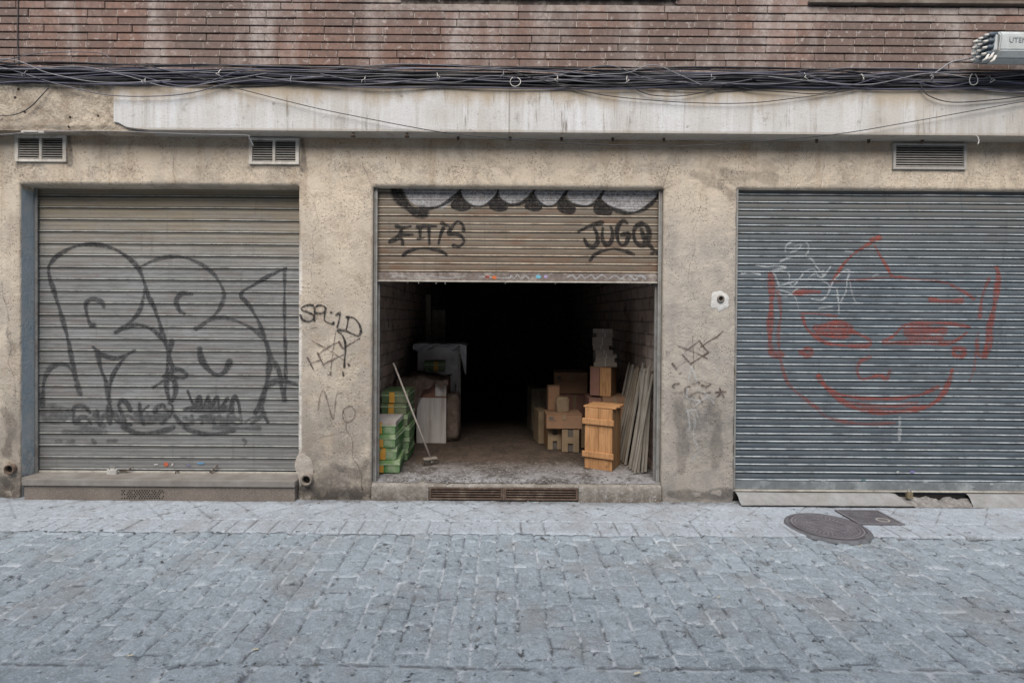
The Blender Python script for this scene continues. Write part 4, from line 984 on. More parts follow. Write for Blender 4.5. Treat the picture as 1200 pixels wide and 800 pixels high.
red = [
 (r1([(500,20),(470,45),(430,70),(390,100),(350,145),(318,195)]), 2.0, .9), (r1([(470,38),(500,30)]), 5, .9), (r1([(482,60),(500,95),(525,135),(550,178),(585,180)]), 1.8, .9),
 (r1([(310,200),(400,195),(500,185),(550,182),(640,190),(760,205),(830,240),(870,268)]), 1.5, .6),
 (r1([(75,170),(80,240),(75,330),(72,420),(80,480),(115,485)]), 4.2, .75), (r1([(105,240),(115,330),(105,400),(110,480),(122,540),(140,590),(175,630),(240,680),(290,725),(360,745),(450,755),(560,750)]), 2.2, .55),
 (r1([(955,145),(962,180),(955,250),(940,330),(925,400),(910,490)]), 4.0, .8), (r1([(925,190),(900,260),(890,340)]), 2.5, .6), (r1([(880,430),(885,480),(910,495),(930,460),(935,400)]), 2.4, .7), (r1([(885,400),(875,480),(870,540),(850,590)]), 1.6, .45),
 (r1([(170,245),(220,240),(265,240)]), 3.4, .85), (r1([(700,270),(750,276),(820,274)]), 3.6, .8), (r1([(770,208),(830,240),(865,270)]), 2, .7),
 (r1([(190,325),(250,325),(330,335)]), 1.5, .6), (r1([(200,340),(215,380),(250,415),(300,440),(380,450),(450,450),(462,430),(420,405),(380,390)]), 2.6, .8),
 (r1([(250,380),(330,370),(380,380)]), 6, .8), (r1([(260,400),(330,405),(370,400)]), 6, .8),
 (r1([(515,435),(555,410),(600,370),(680,362),(760,362),(850,375)]), 2.4, .8), (r1([(520,440),(600,438),(680,440),(780,437),(840,400)]), 2.8, .8), (r1([(615,395),(690,390),(750,390)]), 7.5, .72), (r1([(620,420),(700,420),(740,420)]), 4.5, .6),
 (r1([(190,480),(215,460),(235,475),(215,490),(190,470)]), 3, .8), (r1([(790,460),(830,465),(825,490),(795,488),(790,465)]), 3.2, .8),
 (r1([(460,495),(425,510),(412,545),(425,578),(460,575),(500,565),(525,580),(540,545)]), 2.4, .75),
 (r1([(262,570),(290,610),(340,655),(400,690),(480,705),(560,708),(650,695),(710,675),(760,620),(785,545)]), 3.6, .85), (r1([(290,610),(350,640),(450,655),(560,655),(660,640),(730,610)]), 2.4, .8), (r1([(340,660),(450,682),(560,685),(650,670)]), 2.6, .6),
 (r1([(205,660),(260,695)]), 2, .6),
]
red = [(p, r_*.84, a) for p, r_, a in red]
decal('graffiti', red, M['spray_red'], rs, Q.y, Q.zs, .0065, .0018, 'red face with horns, wide grin and heavy eyes', Yp=YR_)
w1 = tr(860, 260, 6.6667)
wh = [
 (w1([(400,230),(410,180),(480,150),(560,160),(580,220),(560,260)]), .9, .8), (w1([(440,240),(500,215),(520,180),(470,190)]), .9, .7), (w1([(360,310),(430,280),(520,265),(600,290),(640,350),(700,420)]), 1.1, .8),
 (w1([(60,405),(120,395),(200,410)]), 1.3, .9), (w1([(170,335),(260,350),(330,340),(400,360),(300,380),(320,420),(350,500)]), 1.1, .9), (w1([(320,380),(420,400),(430,470),(460,500),(520,430),(550,390),(620,370),(660,430),(700,420),(750,350)]), .9, .9),
 (w1([(350,500),(450,470),(560,450),(680,460),(740,500),(730,560),(680,610),(600,600)]), 1.0, .9), (w1([(740,540),(780,450),(860,380),(900,390),(880,450),(870,540),(830,620)]), 1.0, .9), (w1([(800,530),(810,620),(815,715)]), .9, 1), (w1([(350,530),(440,560),(480,600),(500,680)]), .8, .7),
 (w1([(350,560),(410,580),(500,520),(600,510)]), 1, .7), (w1([(660,675),(720,665),(760,660)]), 1.1, .7), (w1([(900,470),(930,600),(970,640)]), .8, .6), (w1([(870,230),(920,235)]), 1.6, .5), (w1([(1080,425),(1120,410)]), 1.6, .5), (w1([(560,460),(600,420),(640,400),(700,380)]), .8, .7),
 (tr(880, 270, 3.3333)([(578,730),(578,790)]), 2.3, .75), (tr(840, 400, 3.3333)([(708,355),(710,385)]), 2.3, .7),
]
decal('graffiti', wh, M['spray_white'], rs, Q.y, Q.zs, .005, .0024, 'thin white scribbled tag', Yp=YR_)

# ---- tags on the piers
wy = lambda x, z: x*0 - .0065
s1 = tr(340, 340, 8.0)
tg = [
 (s1([(215,140),(170,138),(115,160),(112,185),(170,205),(222,235),(215,275),(175,293),(120,275),(100,235)]), 1.15, 1), (s1([(232,165),(230,285)]), 1.2, 1), (s1([(228,165),(270,140),(320,150),(335,185),(300,215),(240,212)]), 1.15, 1),
 (s1([(335,170),(325,230),(325,280),(360,305),(405,315),(408,300)]), 1.1, 1), (s1([(380,205),(388,207)]), 1.6, 1), (s1([(435,230),(468,210),(460,280),(443,345)]), 1.15, 1),
 (s1([(545,250),(540,310),(525,380)]), 1.2, 1), (s1([(530,250),(600,260),(650,320),(665,390),(640,425),(590,410),(520,380),(450,372),(455,390),(490,420),(515,480),(520,560),(512,650),(510,720)]), 1.2, 1),
 (s1([(498,775),(502,800)]), 1.3, .9), (s1([(545,690),(555,705)]), 1.6, .9)]
decal('graffiti', tg, M['spray_black'], bld, wy, None, .0035, .001, 'black SPLID tag on the pier left of the open garage')
tg = [
 (s1([(205,470),(330,540),(410,590),(500,650)]), .7, .8), (s1([(270,600),(330,550),(400,510),(460,485)]), .75, .9), (s1([(262,590),(290,650),(315,700)]), 1.2, .9), (s1([(320,690),(400,650),(510,600)]), .8, .9), (s1([(460,480),(480,520),(500,545)]), 1.0, .9), (s1([(490,545),(570,500),(655,450)]), .9, .9),
 (s1([(165,630),(190,680),(220,740)]), 1.0, .9), (s1([(195,685),(290,650)]), .7, .8), (s1([(430,380),(410,520),(390,680),(380,790)]), .6, .7), (s1([(380,770),(382,790)]), 1.2, .8), (s1([(175,375),(250,345)]), .9, .3)]
tg2 = tr(340, 330, 2.96)
tg += [(tg2([(98,445),(105,395),(118,378),(132,420),(150,475),(160,400),(165,385)]), .85, .5), (tg2([(165,388),(180,385)]), .8, .5), (tg2([(215,430),(190,440),(183,465),(195,487),(220,475),(225,445),(205,428)]), .85, .55), (tg2([(100,540),(190,520)]), .6, .3)]
decal('graffiti', tg, M['spray_brown'], bld, wy, None, .0035, .001, 'thin brown star scribble and faint word No')
s2 = tr(770, 370, 7.27)
tg = [
 (s2([(560,125),(510,175),(440,215),(370,262)]), .75, .9), (s2([(360,210),(395,265),(440,308)]), .85, .9), (s2([(435,312),(380,345),(285,408)]), 1.0, .9), (s2([(285,408),(250,370),(212,325)]), .9, .8), (s2([(235,305),(300,255),(360,212)]), .7, .8),
 (s2([(175,255),(260,285),(340,320),(430,365)]), .8, .8), (s2([(300,170),(305,270),(310,370),(312,460)]), .5, .7), (s2([(130,405),(165,455)]), 1.1, .85), (s2([(165,440),(240,385)]), .5, .5), (s2([(185,490),(200,488)]), .9, .6),
 (s2([(185,575),(150,580),(130,595),(150,612)]), 1.1, .8), (s2([(235,620),(245,670)]), 1.0, .7), (s2([(240,610),(275,600)]), .9, .7), (s2([(380,590),(420,600),(455,580)]), 1.1, .8), (s2([(410,590),(415,615)]), .8, .7), (s2([(300,580),(330,575)]), .8, .7), (s2([(345,560),(360,570)]), 1, .7),
 (s2([(380,660),(450,652)]), .8, .7), (s2([(140,655),(210,650)]), .7, .6), (s2([(500,650),(585,645)]), 1.0, .85), (s2([(530,615),(545,655),(570,690)]), 1.0, .85), (s2([(560,640),(510,685)]), 1.0, .85), (s2([(270,690),(310,660),(360,650)]), 1.2, .6), (s2([(360,690),(385,735)]), 1.2, .7)]
decal('graffiti', tg, M['spray_brown'], bld, wy, None, .0035, .001, 'worn brown star scribbles on the pier right of the open garage')
tg = [
 (s2([(285,430),(275,500),(265,560)]), .8, .7), (s2([(285,430),(310,480),(335,560)]), .9, .9), (s2([(430,470),(480,440),(515,480),(500,540),(450,560),(400,540),(390,500),(430,470)]), .5, .6), (s2([(260,620),(250,690),(350,720),(420,690),(380,640),(300,620)]), 1.0, .6), (s2([(330,760),(420,690),(480,740)]), 1.0, .6), (s2([(350,620),(480,700)]), .9, .5),
 (tr(770, 330, 2.96)([(105,445),(112,500),(108,515)]), 1.1, .7), (tr(770, 330, 2.96)([(112,445),(130,480),(125,540),(140,580),(120,620)]), 1.4, .4), (tr(770, 330, 2.96)([(100,450),(130,445),(140,470)]), 1.0, .6)]
decal('graffiti', tg, M['spray_white'], bld, wy, None, .0035, .0015, 'thin white scribble over the brown one')

rc = random.Random(21)
def jag(p, q, n=9, a=4.0): return [(p[0]+(q[0]-p[0])*k/n+rc.uniform(-a, a)*(0 < k < n), p[1]+(q[1]-p[1])*k/n+rc.uniform(-a, a)*.5*(0 < k < n)) for k in range(n+1)]
ck = [(jag((402, 480), (428, 580), 9, 3), .35, .8), (jag((372, 225), (366, 330), 9, 3), .28, .5), (jag((820, 225), (806, 330), 9, 3), .28, .5), (jag((436, 220), (425, 190), 5, 2), .35, .7), (jag((776, 222), (792, 180), 6, 3), .32, .7), (jag((3, 330), (18, 470), 9, 3), .35, .7), (jag((200, 166), (206, 216), 6, 2), .28, .6), (jag((968, 170), (960, 222), 6, 2), .28, .6), (jag((785, 440), (850, 452), 8, 2), .3, .6)]
for c_ in ck: decal('crack', [c_], M['spray_brown'], bld, wy, None, .0035, .0008)
so_ = [([(81, 160), (83, 176), (82, 192)], 3.2, .9), ([(354, 165), (356, 180), (355, 198)], 3.2, .9), ([(20, 194), (50, 193)], 2.2, .6), ([(292, 196), (340, 197)], 2, .5), ([(846, 200), (862, 208), (880, 205), (905, 210)], 7, .45), ([(812, 204), (840, 215), (858, 230)], 6, .4), ([(355, 375), (372, 372)], 3, .35),
       ([(356, 572), (380, 578), (420, 577)], 6, .7), ([(785, 578), (820, 580), (855, 577)], 6, .7), ([(4, 560), (14, 575), (12, 583)], 6, .8), ([(392, 545), (420, 555), (430, 540)], 5, .45), ([(795, 470), (800, 520), (798, 550)], 7, .4), ([(835, 470), (840, 510), (838, 545)], 7, .4), ([(5, 480), (14, 500), (8, 530)], 6, .5), ([(10, 390), (14, 410)], 5, .35)]
for c_ in so_: decal('dark_mark', [c_], M['mark_dark'], bld, wy, None, .006, .0005)  # soft dark strokes along vent edges, pier feet and wall patches
# ------------------------------------------------------------------ vents
def vent(px0, py0, px1, py1, mull, label, mf, ms_, nl):
    Y = -.012; x0, z1_ = P(px0, py0, Y); x1, z0_ = P(px1, py1, Y); t = .030 if mull else .024
    e = empty('wall_vent', (x0, Y, z0_), label, 'vent', 'ventilation grilles above the shutters')
    def bx(b, a, c, y0, y1, d, f): b.box(a-x0, c-x0, y0-Y, y1-Y, d-z0_, f-z0_)
    b = MB(); bx(b, x0, x0+t, -.022, .0, z0_, z1_); bx(b, x1-t, x1, -.022, .0, z0_, z1_); bx(b, x0+t, x1-t, -.0215, .0, z0_, z0_+t*.8); bx(b, x0+t, x1-t, -.0215, .0, z1_-t*.8, z1_)
    if mull: bx(b, (x0+x1)/2-.012, (x0+x1)/2+.012, -.021, .0, z0_+t*.8, z1_-t*.8)
    b.build('frame', mf, e, bevel=.002)
    b = MB(); hh = (z1_-z0_-t*1.6)
    for k in range(nl):
        z = z0_+t*.8+hh*(k+.5)/nl; d = hh/nl*.30
        b.add([(t, -.008, z-d-z0_), (x1-x0-t, -.008, z-d-z0_), (x1-x0-t, .006, z+d-z0_), (t, .006, z+d-z0_), (t, -.006, z-d-z0_), (x1-x0-t, -.006, z-d-z0_), (x1-x0-t, .008, z+d-z0_), (t, .008, z+d-z0_)],
              [(0,1,2,3), (7,6,5,4), (0,4,5,1), (3,2,6,7)])
    b.build('louvres', ms_, e)
    b = MB(); b.box(t*.5, x1-x0-t*.5, .0085, .010, t*.5, z1_-z0_-t*.5); b.build('backing', M['dark'], e)
vent(18, 158.5, 78, 190, True, 'off white two pane vent grille above the left edge of the left shutter', M['vent_white'], M['vent_slat'], 9)
vent(292, 161.5, 350.5, 193, True, 'off white two pane vent grille above the right end of the left shutter', M['vent_white'], M['vent_slat'], 9)
vent(1046.5, 168, 1132, 199, False, 'grey single pane vent grille above the right shutter', M['vent_grey'], M['vent_grey'], 9)

# ------------------------------------------------------------------ pipes in the wall
def ring(b, x, y0, y1, z, r0, r1, n=20):
    vs = []; 
    for (r_, y) in ((r1, y1), (r1, y0), (r0, y0), (r0, y1)):
        vs += [(x+r_*math.cos(2*math.pi*k/n), y, z+r_*math.sin(2*math.pi*k/n)) for k in range(n)]
    fs = []
    for q in range(3):
        for k in range(n): fs.append((q*n+k, q*n+(k+1) % n, (q+1)*n+(k+1) % n, (q+1)*n+k))
    b.add(vs, fs)
def disc(b, x, y, z, r_, n=20, jit=0.0, seed=0):
    rr = random.Random(seed); b.add([(x, y, z)]+[(x+r_*(1+rr.uniform(-jit, jit))*math.cos(2*math.pi*k/n), y, z+r_*(1+rr.uniform(-jit, jit))*math.sin(2*math.pi*k/n)) for k in range(n)], [(0, k+1, (k+1) % n+1) for k in range(n)])
def patch(b, x, z, rx, rz, y, th, seed):
    rr = random.Random(seed); n = 26; rings = [(0, th), (.5, th), (.85, th*.7), (1.0, 0)]; base = len(b.v)
    b.v.append((x, y-th, z)); jj = [rr.uniform(.75, 1.2) for _ in range(n)]; jj = [(jj[k-1]+jj[k]*2+jj[(k+1) % n])/4 + rr.uniform(-.05, .05) for k in range(n)]; y0_ = y
    for f, t in rings[1:]:
        for k in range(n): q = 2*math.pi*k/n; b.v.append((x+rx*f*jj[k]*math.cos(q), y-t, z+rz*f*jj[k]*math.sin(q)))
    for k in range(n): b.f.append((base, base+1+k, base+1+(k+1) % n))
    for r_ in range(2):
        for k in range(n): b.f.append((base+1+r_*n+k, base+1+(r_+1)*n+k, base+1+(r_+1)*n+(k+1) % n, base+1+r_*n+(k+1) % n))
def wallpipe(px, py, ro, ri, out, label, m, pm=None):
    x, z = P(px, py, -out); e = empty('wall_pipe', (x, 0, z), label, 'pipe', 'pipe ends sticking out of the wall')
    b = MB(); ring(b, 0, -out, .0, 0, ri, ro); b.build('collar', m, e, smooth=True)
    b = MB(); disc(b, 0, -.009, 0, ri*1.05); b.build('bore', M['dark'], e)
    if pm:
        b = MB(); patch(b, pm[0], pm[1], pm[2], pm[3], -.003, .0045, int(px)); b.build('mortar_patch', M['white_mortar'] if px > 500 else M['grey_mortar'], e, smooth=True)
wallpipe(358.5, 562.5, .052, .036, .05, 'pipe end set in pale mortar at the foot of the left pier', M['pipe'], (-.035, .10, .085, .15))
wallpipe(10, 550, .046, .034, .04, 'rusty pipe end at the foot of the wall at the far left', M['rustiron'])
wallpipe(845, 350, .032, .020, .022, 'small dark pipe end ringed by a white mortar patch beside the right shutter', M['pipe'], (-.004, -.012, .088, .095))

# ------------------------------------------------------------------ padlocks
def padlock(px, py, Y, w, h, label, m, shk=True):
    x, z = P(px, py, Y); e = empty('padlock', (x, Y, z), label, 'padlock')
    b = MB(); b.box(-w/2, w/2, -.014, .014, -h/2, h/2); b.build('body', m, e, bevel=.005, seg=2)
    b = MB(); b.tube([(w*.3*math.cos(q), 0, h/2-.006+h*.55*math.sin(q)) for q in [k*math.pi/8 for k in range(9)]], .005, 8); b.build('shackle', M['rail'], e, smooth=True)
    return e
padlock(131.5, 553, YL-.06, .095, .055, 'pale dusty padlock resting on the stone step', M['padlock_pale'])
e = padlock(1065.5, 580, -.03, .056, .058, 'small brass padlock hanging below the right shutter', M['brass'])
b = MB(); b.tube([(.02, -.02, -.03), (.05, -.04, -.045), (.03, -.06, -.05), (-.02, -.055, -.05), (-.03, -.035, -.04)], .003, 6); 
tag(e)

# ------------------------------------------------------------------ manhole covers
mx, my = G(969, 618.5); 
e = empty('manhole_cover', (mx, my, .0), 'round cast iron manhole cover by the right shutter', 'manhole cover', rz=.3); e.scale = (.94, .94, 1)
def rings(b, r0, r1, z, n=64):
    vs = [(r_*math.cos(2*math.pi*k/n), r_*math.sin(2*math.pi*k/n), zz) for (r_, zz) in ((r0, z-.012), (r0, z), (r1, z), (r1, z-.012)) for k in range(n)]
    b.add(vs, [(q*n+k, q*n+(k+1) % n, (q+1)*n+(k+1) % n, (q+1)*n+k) for q in range(3) for k in range(n)])
b = MB(); rings(b, .288, .313, .0155); b.build('rim', M['iron'], e, smooth=False)
b = MB(); n = 64
b.add([(0, 0, .016)]+[(.283*math.cos(2*math.pi*k/n), .283*math.sin(2*math.pi*k/n), .016) for k in range(n)], [(0, k+1, (k+1) % n+1) for k in range(n)])
rings(b, .262, .272, .0195); rings(b, .235, .243, .0195); rings(b, .15, .157, .0195)
for k in range(40):
    q = 2*math.pi*k/40; mt = Matrix.Rotation(q, 4, 'Z'); b.box(.165, .225, -.004, .004, .0155, .0195, mt)
for k in range(-4, 5):
    b.box(-.11, .11, k*.026-.004, k*.026+.004, .0155, .0193)
b.build('lid', M['iron'], e)
b = MB(); ra = .313; n = 96; ro = [ra+.003+.016*float(fbm(np.array([math.cos(6.283*k/n)*2.4+5]), np.array([math.sin(6.283*k/n)*2.4+5]), 8)[0]) for k in range(n)]
vs = [(ra*math.cos(2*math.pi*k/n), ra*math.sin(2*math.pi*k/n), .0165) for k in range(n)]+[(ro[k]*math.cos(2*math.pi*k/n), ro[k]*math.sin(2*math.pi*k/n), .009) for k in range(n)]+[((ro[k]+.01)*math.cos(2*math.pi*k/n), (ro[k]+.01)*math.sin(2*math.pi*k/n), -.004) for k in range(n)]
b.add(vs, [(q*n+k, q*n+(k+1) % n, (q+1)*n+(k+1) % n, (q+1)*n+k) for k in range(n) for q in range(2)]); b.build('mortar_collar', M['collar'], e, smooth=True)
cs = [G(979, 597), G(1022, 596.5), G(1061, 619), G(1013, 619.5)]
cxm = sum(c[0] for c in cs)/4; cym = sum(c[1] for c in cs)/4
e = empty('manhole_cover', (cxm, cym, 0), 'small square cast iron cover next to the round manhole', 'manhole cover')
w_, h_ = .185, .165
b = MB(); b.box(-w_, w_, -h_, -h_+.018, .0, .0185); b.box(-w_, w_, h_-.018, h_, .0, .0185); b.box(-w_, -w_+.018, -h_+.018, h_-.018, .0, .0184); b.box(w_-.018, w_, -h_+.018, h_-.018, .0, .0184); b.build('rim', M['iron'], e)
b = MB(); b.box(-w_+.022, w_-.022, -h_+.022, h_-.022, .0, .0145)
for i in range(9):
    for j in range(8):
        x = -w_+.04+i*(2*w_-.08)/8; y = -h_+.04+j*(2*h_-.08)/7
        if abs(x-.07) < .06 and abs(y+.07) < .05: continue
        b.box(x-.007, x+.007, y-.007, y+.007, .0144, .0175)
b.build('lid', M['iron'], e)
b = MB(); rings(b, .036, .044, .0178, 24)
b.v = [(v[0]*1.2+.07, v[1]-.07, v[2]) for v in b.v]; b.build('emblem', M['vent_grey'], e)

# ------------------------------------------------------------------ cables
def cable_run(zc, Y, r_, mat_, seed, amp=.010, x0=-7.4, x1=8.9, sag=.012):
    rr = random.Random(seed); n = 150; pts = []; ph = [rr.uniform(0, 6) for _ in range(4)]
    sp = rr.uniform(1.1, 1.7); of = rr.uniform(0, 1)
    for i in range(n):
        x = x0+(x1-x0)*i/(n-1); t = ((x/sp+of) % 1)
        z = zc + amp*(math.sin(x*1.3+ph[0])+.6*math.sin(x*3.1+ph[1])) - sag*4*t*(1-t)
        y = Y + .006*math.sin(x*2.2+ph[2]) + .004*math.sin(x*6+ph[3]); pts.append((x, y, z))
    b = MB(); b.tube(pts, r_, 8)
    o = b.build('cable', mat_, None, smooth=True)
    return tag(o, 'one of the long dark cables bundled along the foot of the brick wall', 'cable', 'cables bundled along the brick wall')
zt_, zb_ = Zof(77, -.17), Zof(101.5, -.17)
for i in range(6): cable_run(zt_ + (zb_-zt_)*(.30+.125*i), -.125-.006*(i % 2), .017, M['cable_black'], 30+i, .004, sag=.004)
for i in range(18):
    f = i/17; m_ = (M['cable_black'], M['cable_grey'], M['cable_black'], M['cable_blue'], M['cable_black'], M['cable_grey'], M['cable_black'])[i % 7]
    cable_run(zt_ + (zb_-zt_)*(.02+.95*f), -.165-.012*((i*7) % 3), .0045+.003*((i*5) % 4)/3+.003*(i == 3), m_, 60+i, .010+.005*(i % 3), sag=.016)
def wire(pxs, label, m, r_=.004, Y=-.185, name='wire'):
    pts = cr(pxs, 8); q = []
    for i, p in enumerate(pts):
        Yi = Y if not callable(Y) else Y(i/(len(pts)-1)); x, z = P(p[0], p[1], Yi); q.append((x, Yi, z))
    b = MB(); b.tube(q, r_, 6); o = b.build(name, m, None, smooth=True)
    return tag(o, label, 'wire')
wire([(-40,72),(0,79),(23,85),(61,97),(98,106),(122,111),(154,113),(200,112),(233,107),(267,98),(300,94),(330,93),(380,90)], 'pale wire sagging below the bundle over the left end of the grey band', M['cable_grey'], .0045, -.20)
wire([(-10,70),(14,70),(33,76),(51,84),(75,90),(110,96),(150,97),(200,94)], 'pale wire crossing the bundle diagonally at the far left', M['cable_pale'], .004, -.215)
wire([(-10,74),(0,72),(40,63.5),(84,61),(114,62),(126,66),(130,72),(128,80),(120,84)], 'thin looped wire rising over the bricks at the far left', M['cable_grey'], .0035, -.10)
wire([(57,103),(47,114),(35,126),(19,134),(0,135.5),(-30,133)], 'short dark wire hanging over the rough render at the far left', M['cable_black'], .004, -.18)
wire([(160,76),(183,80),(233,92),(283,105),(350,122),(400,133),(517,155),(587,162),(660,168),(800,171),(900,165),(983,157),(1067,143),(1200,119),(1260,110)], 'long thin wire sagging right across the band from left to right', M['cable_black'], .0035, -.20)
wire([(590,88),(617,93),(667,103),(717,113),(800,120),(873,121),(933,115),(1000,105),(1077,88)], 'thin wire looping down over the middle of the grey band', M['cable_black'], .0035, -.19)
wire([(1078,95),(1080,103),(1090,113),(1117,120),(1167,117),(1200,113),(1240,106)], 'dark wire drooping below the junction box at the right', M['cable_black'], .0045, -.19)
wire([(735,98),(750,107),(767,112),(800,112.5),(833,106),(850,100)], 'short dark wire dipping under the bundle right of centre', M['cable_black'], .004, -.19)
wire([(855,99),(880,105),(920,108),(960,110),(985,103)], 'brownish wire just under the bundle left of the junction box', M['cable_black'], .004, -.19)
wire([(-20,159),(0,158),(25,156),(50,154.5),(90,154),(133,154),(233,157.5),(287,158.5),(292,162),(297,171)], 'pale thin wire clipped under the band and bending down to the second vent', M['cable_pale'], .0035, -.172)
wire([(1148,66),(1130,70),(1115,73),(1104,80),(1090,90)], 'pale cable running from the junction box down into the bundle', M['cable_pale'], .0065, -.20)
wire([(300,90),(360,97),(430,99),(520,92),(600,96),(680,93)], 'bluish grey cable weaving across the front of the bundle left of centre', M['cable_grey'], .005, -.205)
wire([(640,92),(720,98),(800,96),(900,99),(990,90),(1060,92)], 'bluish grey cable weaving across the front of the bundle right of centre', M['cable_grey'], .005, -.205)
wire([(900,90),(960,96),(1020,99),(1090,86),(1150,92),(1230,84)], 'pale grey cable crossing the bundle just left of the junction box', M['cable_pale'], .004, -.21)
for i in range(9):
    rr = random.Random(900+i); x0 = rr.uniform(-60, 950); L_ = rr.uniform(160, 420); up = rr.random() < .5
    pts = []
    for k in range(7):
        t = k/6; pts.append((x0+L_*t, 90+.006*(x0+L_*t-585)+rr.uniform(-9, 9)+(rr.choice((-12, 12)) if k in (2, 4) else 0)*.6))
    wire(pts, 'thin loose wire tangled in the front of the cable bundle', (M['cable_black'], M['cable_grey'], M['cable_blue'], M['cable_pale'])[i % 4], .0035, -.21)['group'] = 'loose wires tangled in the bundle'
# tie wraps round the bundle
for k, px in enumerate((30, 170, 258, 341, 428, 512, 590, 653, 735, 834, 943, 1010, 1092, 1160)):
    rr = random.Random(k); x, z0_ = P(px, 101, -.2); z1_ = P(px, 80, -.2)[1]; a = rr.uniform(.25, .75)
    zc = z0_+(z1_-z0_)*a; b = MB()
    b.tube([(x+rr.uniform(-.01, .01), -.12, zc+.045), (x, -.195, zc+.03), (x+rr.uniform(-.012, .012), -.21, zc), (x, -.20, zc-.03)], .0035, 6)
    b.tube([(x, -.21, zc), (x+rr.uniform(-.03, .03), -.225, zc-.015), (x+rr.uniform(-.03, .03), -.225, zc-.04)], .0025, 5)
    tag(b.build('cable_tie', M['tie'] if k % 3 else M['cable_pale'], None, smooth=True), 'small pale tie wrapped round the cable bundle', 'cable tie', 'ties round the cable bundle')
def loopwire(px, py, w, h, label):
    x, z = P(px, py, -.22); b = MB(); b.tube([(x+w*math.sin(q), -.22-.005*math.sin(2*q), z-h*math.cos(q)) for q in [math.pi+.5+k*5.4/14 for k in range(15)]], .0038, 6)
    tag(b.build('wire_loop', M['tie'], None, smooth=True), label, 'wire')
loopwire(604, 96, .045, .04, 'white wire loop hanging from the middle of the cable bundle')
loopwire(1141, 93, .035, .05, 'white wire loop hanging just below the junction box')
wire([(1139,158),(1145,160),(1147,165),(1146,169)], 'small white hook of wire under the band above the right vent', M['tie'], .0045, -.16)
wire([(21,-40),(21,20),(20.5,50),(22,76)], 'thin dark wire running straight down the bricks at the far left', M['cable_black'], .004, YB-.008)
# clip on the wire at the far left vent
x, z = P(40, 155.5, -.17); b = MB(); b.box(x-.10, x+.10, -.19, -.16, z-.010, z+.012); b.box(x-.07, x+.05, -.196, -.1905, z-.006, z+.008)
tag(b.build('wire_connector', M['vent_grey'], None, bevel=.004), 'small grey connector on the wire above the far left vent', 'connector')

# junction box
jx0, jz0 = P(1150, 73, -.30); jx1, jz1 = P(1222, 43, -.30)
e = empty('junction_box', (jx0, -.20, jz0), 'pale grey cable distribution box fixed to the bricks at the top right', 'junction box')
hz = jz1-jz0; Lx = .62
prof = [(0, .10), (.03, .02), (.12, -.015), (.20, -.005), (.235, .05), (.235, hz*.8), (.20, hz), (.05, hz+.004), (0, hz*.9)]
prof = [(-.10+0*p[0]-(p[0]-.12), p[1]) for p in prof]
def extr(prof, x0, x1, b, sh=0.0):
    n = len(prof); v = [(x0+ (sh*(p[1]/hz)), p[0], p[1]) for p in prof]+[(x1, p[0], p[1]) for p in prof]
    b.add(v, [tuple(range(n)), tuple(reversed(range(n, 2*n)))]+[(i, (i+1) % n, (i+1) % n+n, i+n) for i in range(n)])
b = MB(); extr([(p[0], p[1]) for p in prof], .04, .04+Lx, b, .03); b.build('casing', M['box_white'], e, bevel=.008, seg=2)
b = MB(); extr([(p[0]*.97-.003, .006+p[1]*.95) for p in prof], .0, .038, b, .03); b.build('end_collar', M['box_white'], e, bevel=.004)
for r_ in range(4):
    for c in range(3):
        b = MB(); y = -.19+c*.055; z = .03+r_*.052; b.tube([(.02+.02*r_/3, y, z), (-.045+.02*r_/3, y, z-.004)], .019, 10)
        b.build('cable_gland', M['gland'] if c < 2 else M['box_white'], e, smooth=True)
        b = MB(); b.tube([(-.045+.02*r_/3, y, z-.004), (-.075+.02*r_/3, y-.003, z-.01)], .012, 8); b.build('cable_plug', M['tie'], e, smooth=True)
for (dx, dz, s) in ((-.02, -.02, 1), (-.06, -.035, 1), (.0, -.045, 1)):
    b = MB(); b.tube([(dx+.03, -.20, dz+.05), (dx, -.215, dz+.01), (dx-.03, -.22, dz-.01)], .010, 8); b.build('cable_stub', M['tie'], e, smooth=True)
fc = bpy.data.curves.new('lettering', 'FONT'); fc.body = 'UTEN'; fc.size = .058; fc.extrude = .0008
fo = bpy.data.objects.new('lettering', fc); COL.objects.link(fo)
bpy.context.view_layer.update(); dg = bpy.context.evaluated_depsgraph_get(); me = bpy.data.meshes.new_from_object(fo.evaluated_get(dg)); bpy.data.objects.remove(fo)
lo = link('lettering', me, M['ink'], e)
ym = min(p[0] for p in prof); lo.location = (.125, ym-.0022, hz*.50); lo.rotation_euler = (R(90), 0, 0)

# small fixings under the band
for i, (px, py) in enumerate(((414, 158.5), (477, 159.5), (537, 162), (598, 163), (658, 164.5), (718, 165), (778, 165), (957, 165.5), (1018, 165), (1081, 165))):
    big = i < 2; x, z = P(px, py, -.14 if big else -.05); Y = -.14 if big else -.05
    b = MB(); zz = ZBB
    b.tube([(x, Y, zz+.001), (x, Y, zz-.018), (x, Y-.004, zz-(.032 if big else .026))], [.012, .012, .022 if big else .013], 8)
    tag(b.build('bolt', M['rustiron'], None, smooth=True), 'rusty bolt end under the concrete band' if not big else 'larger rusty bolt knob under the band left of the open garage', 'bolt', 'bolts under the concrete band')

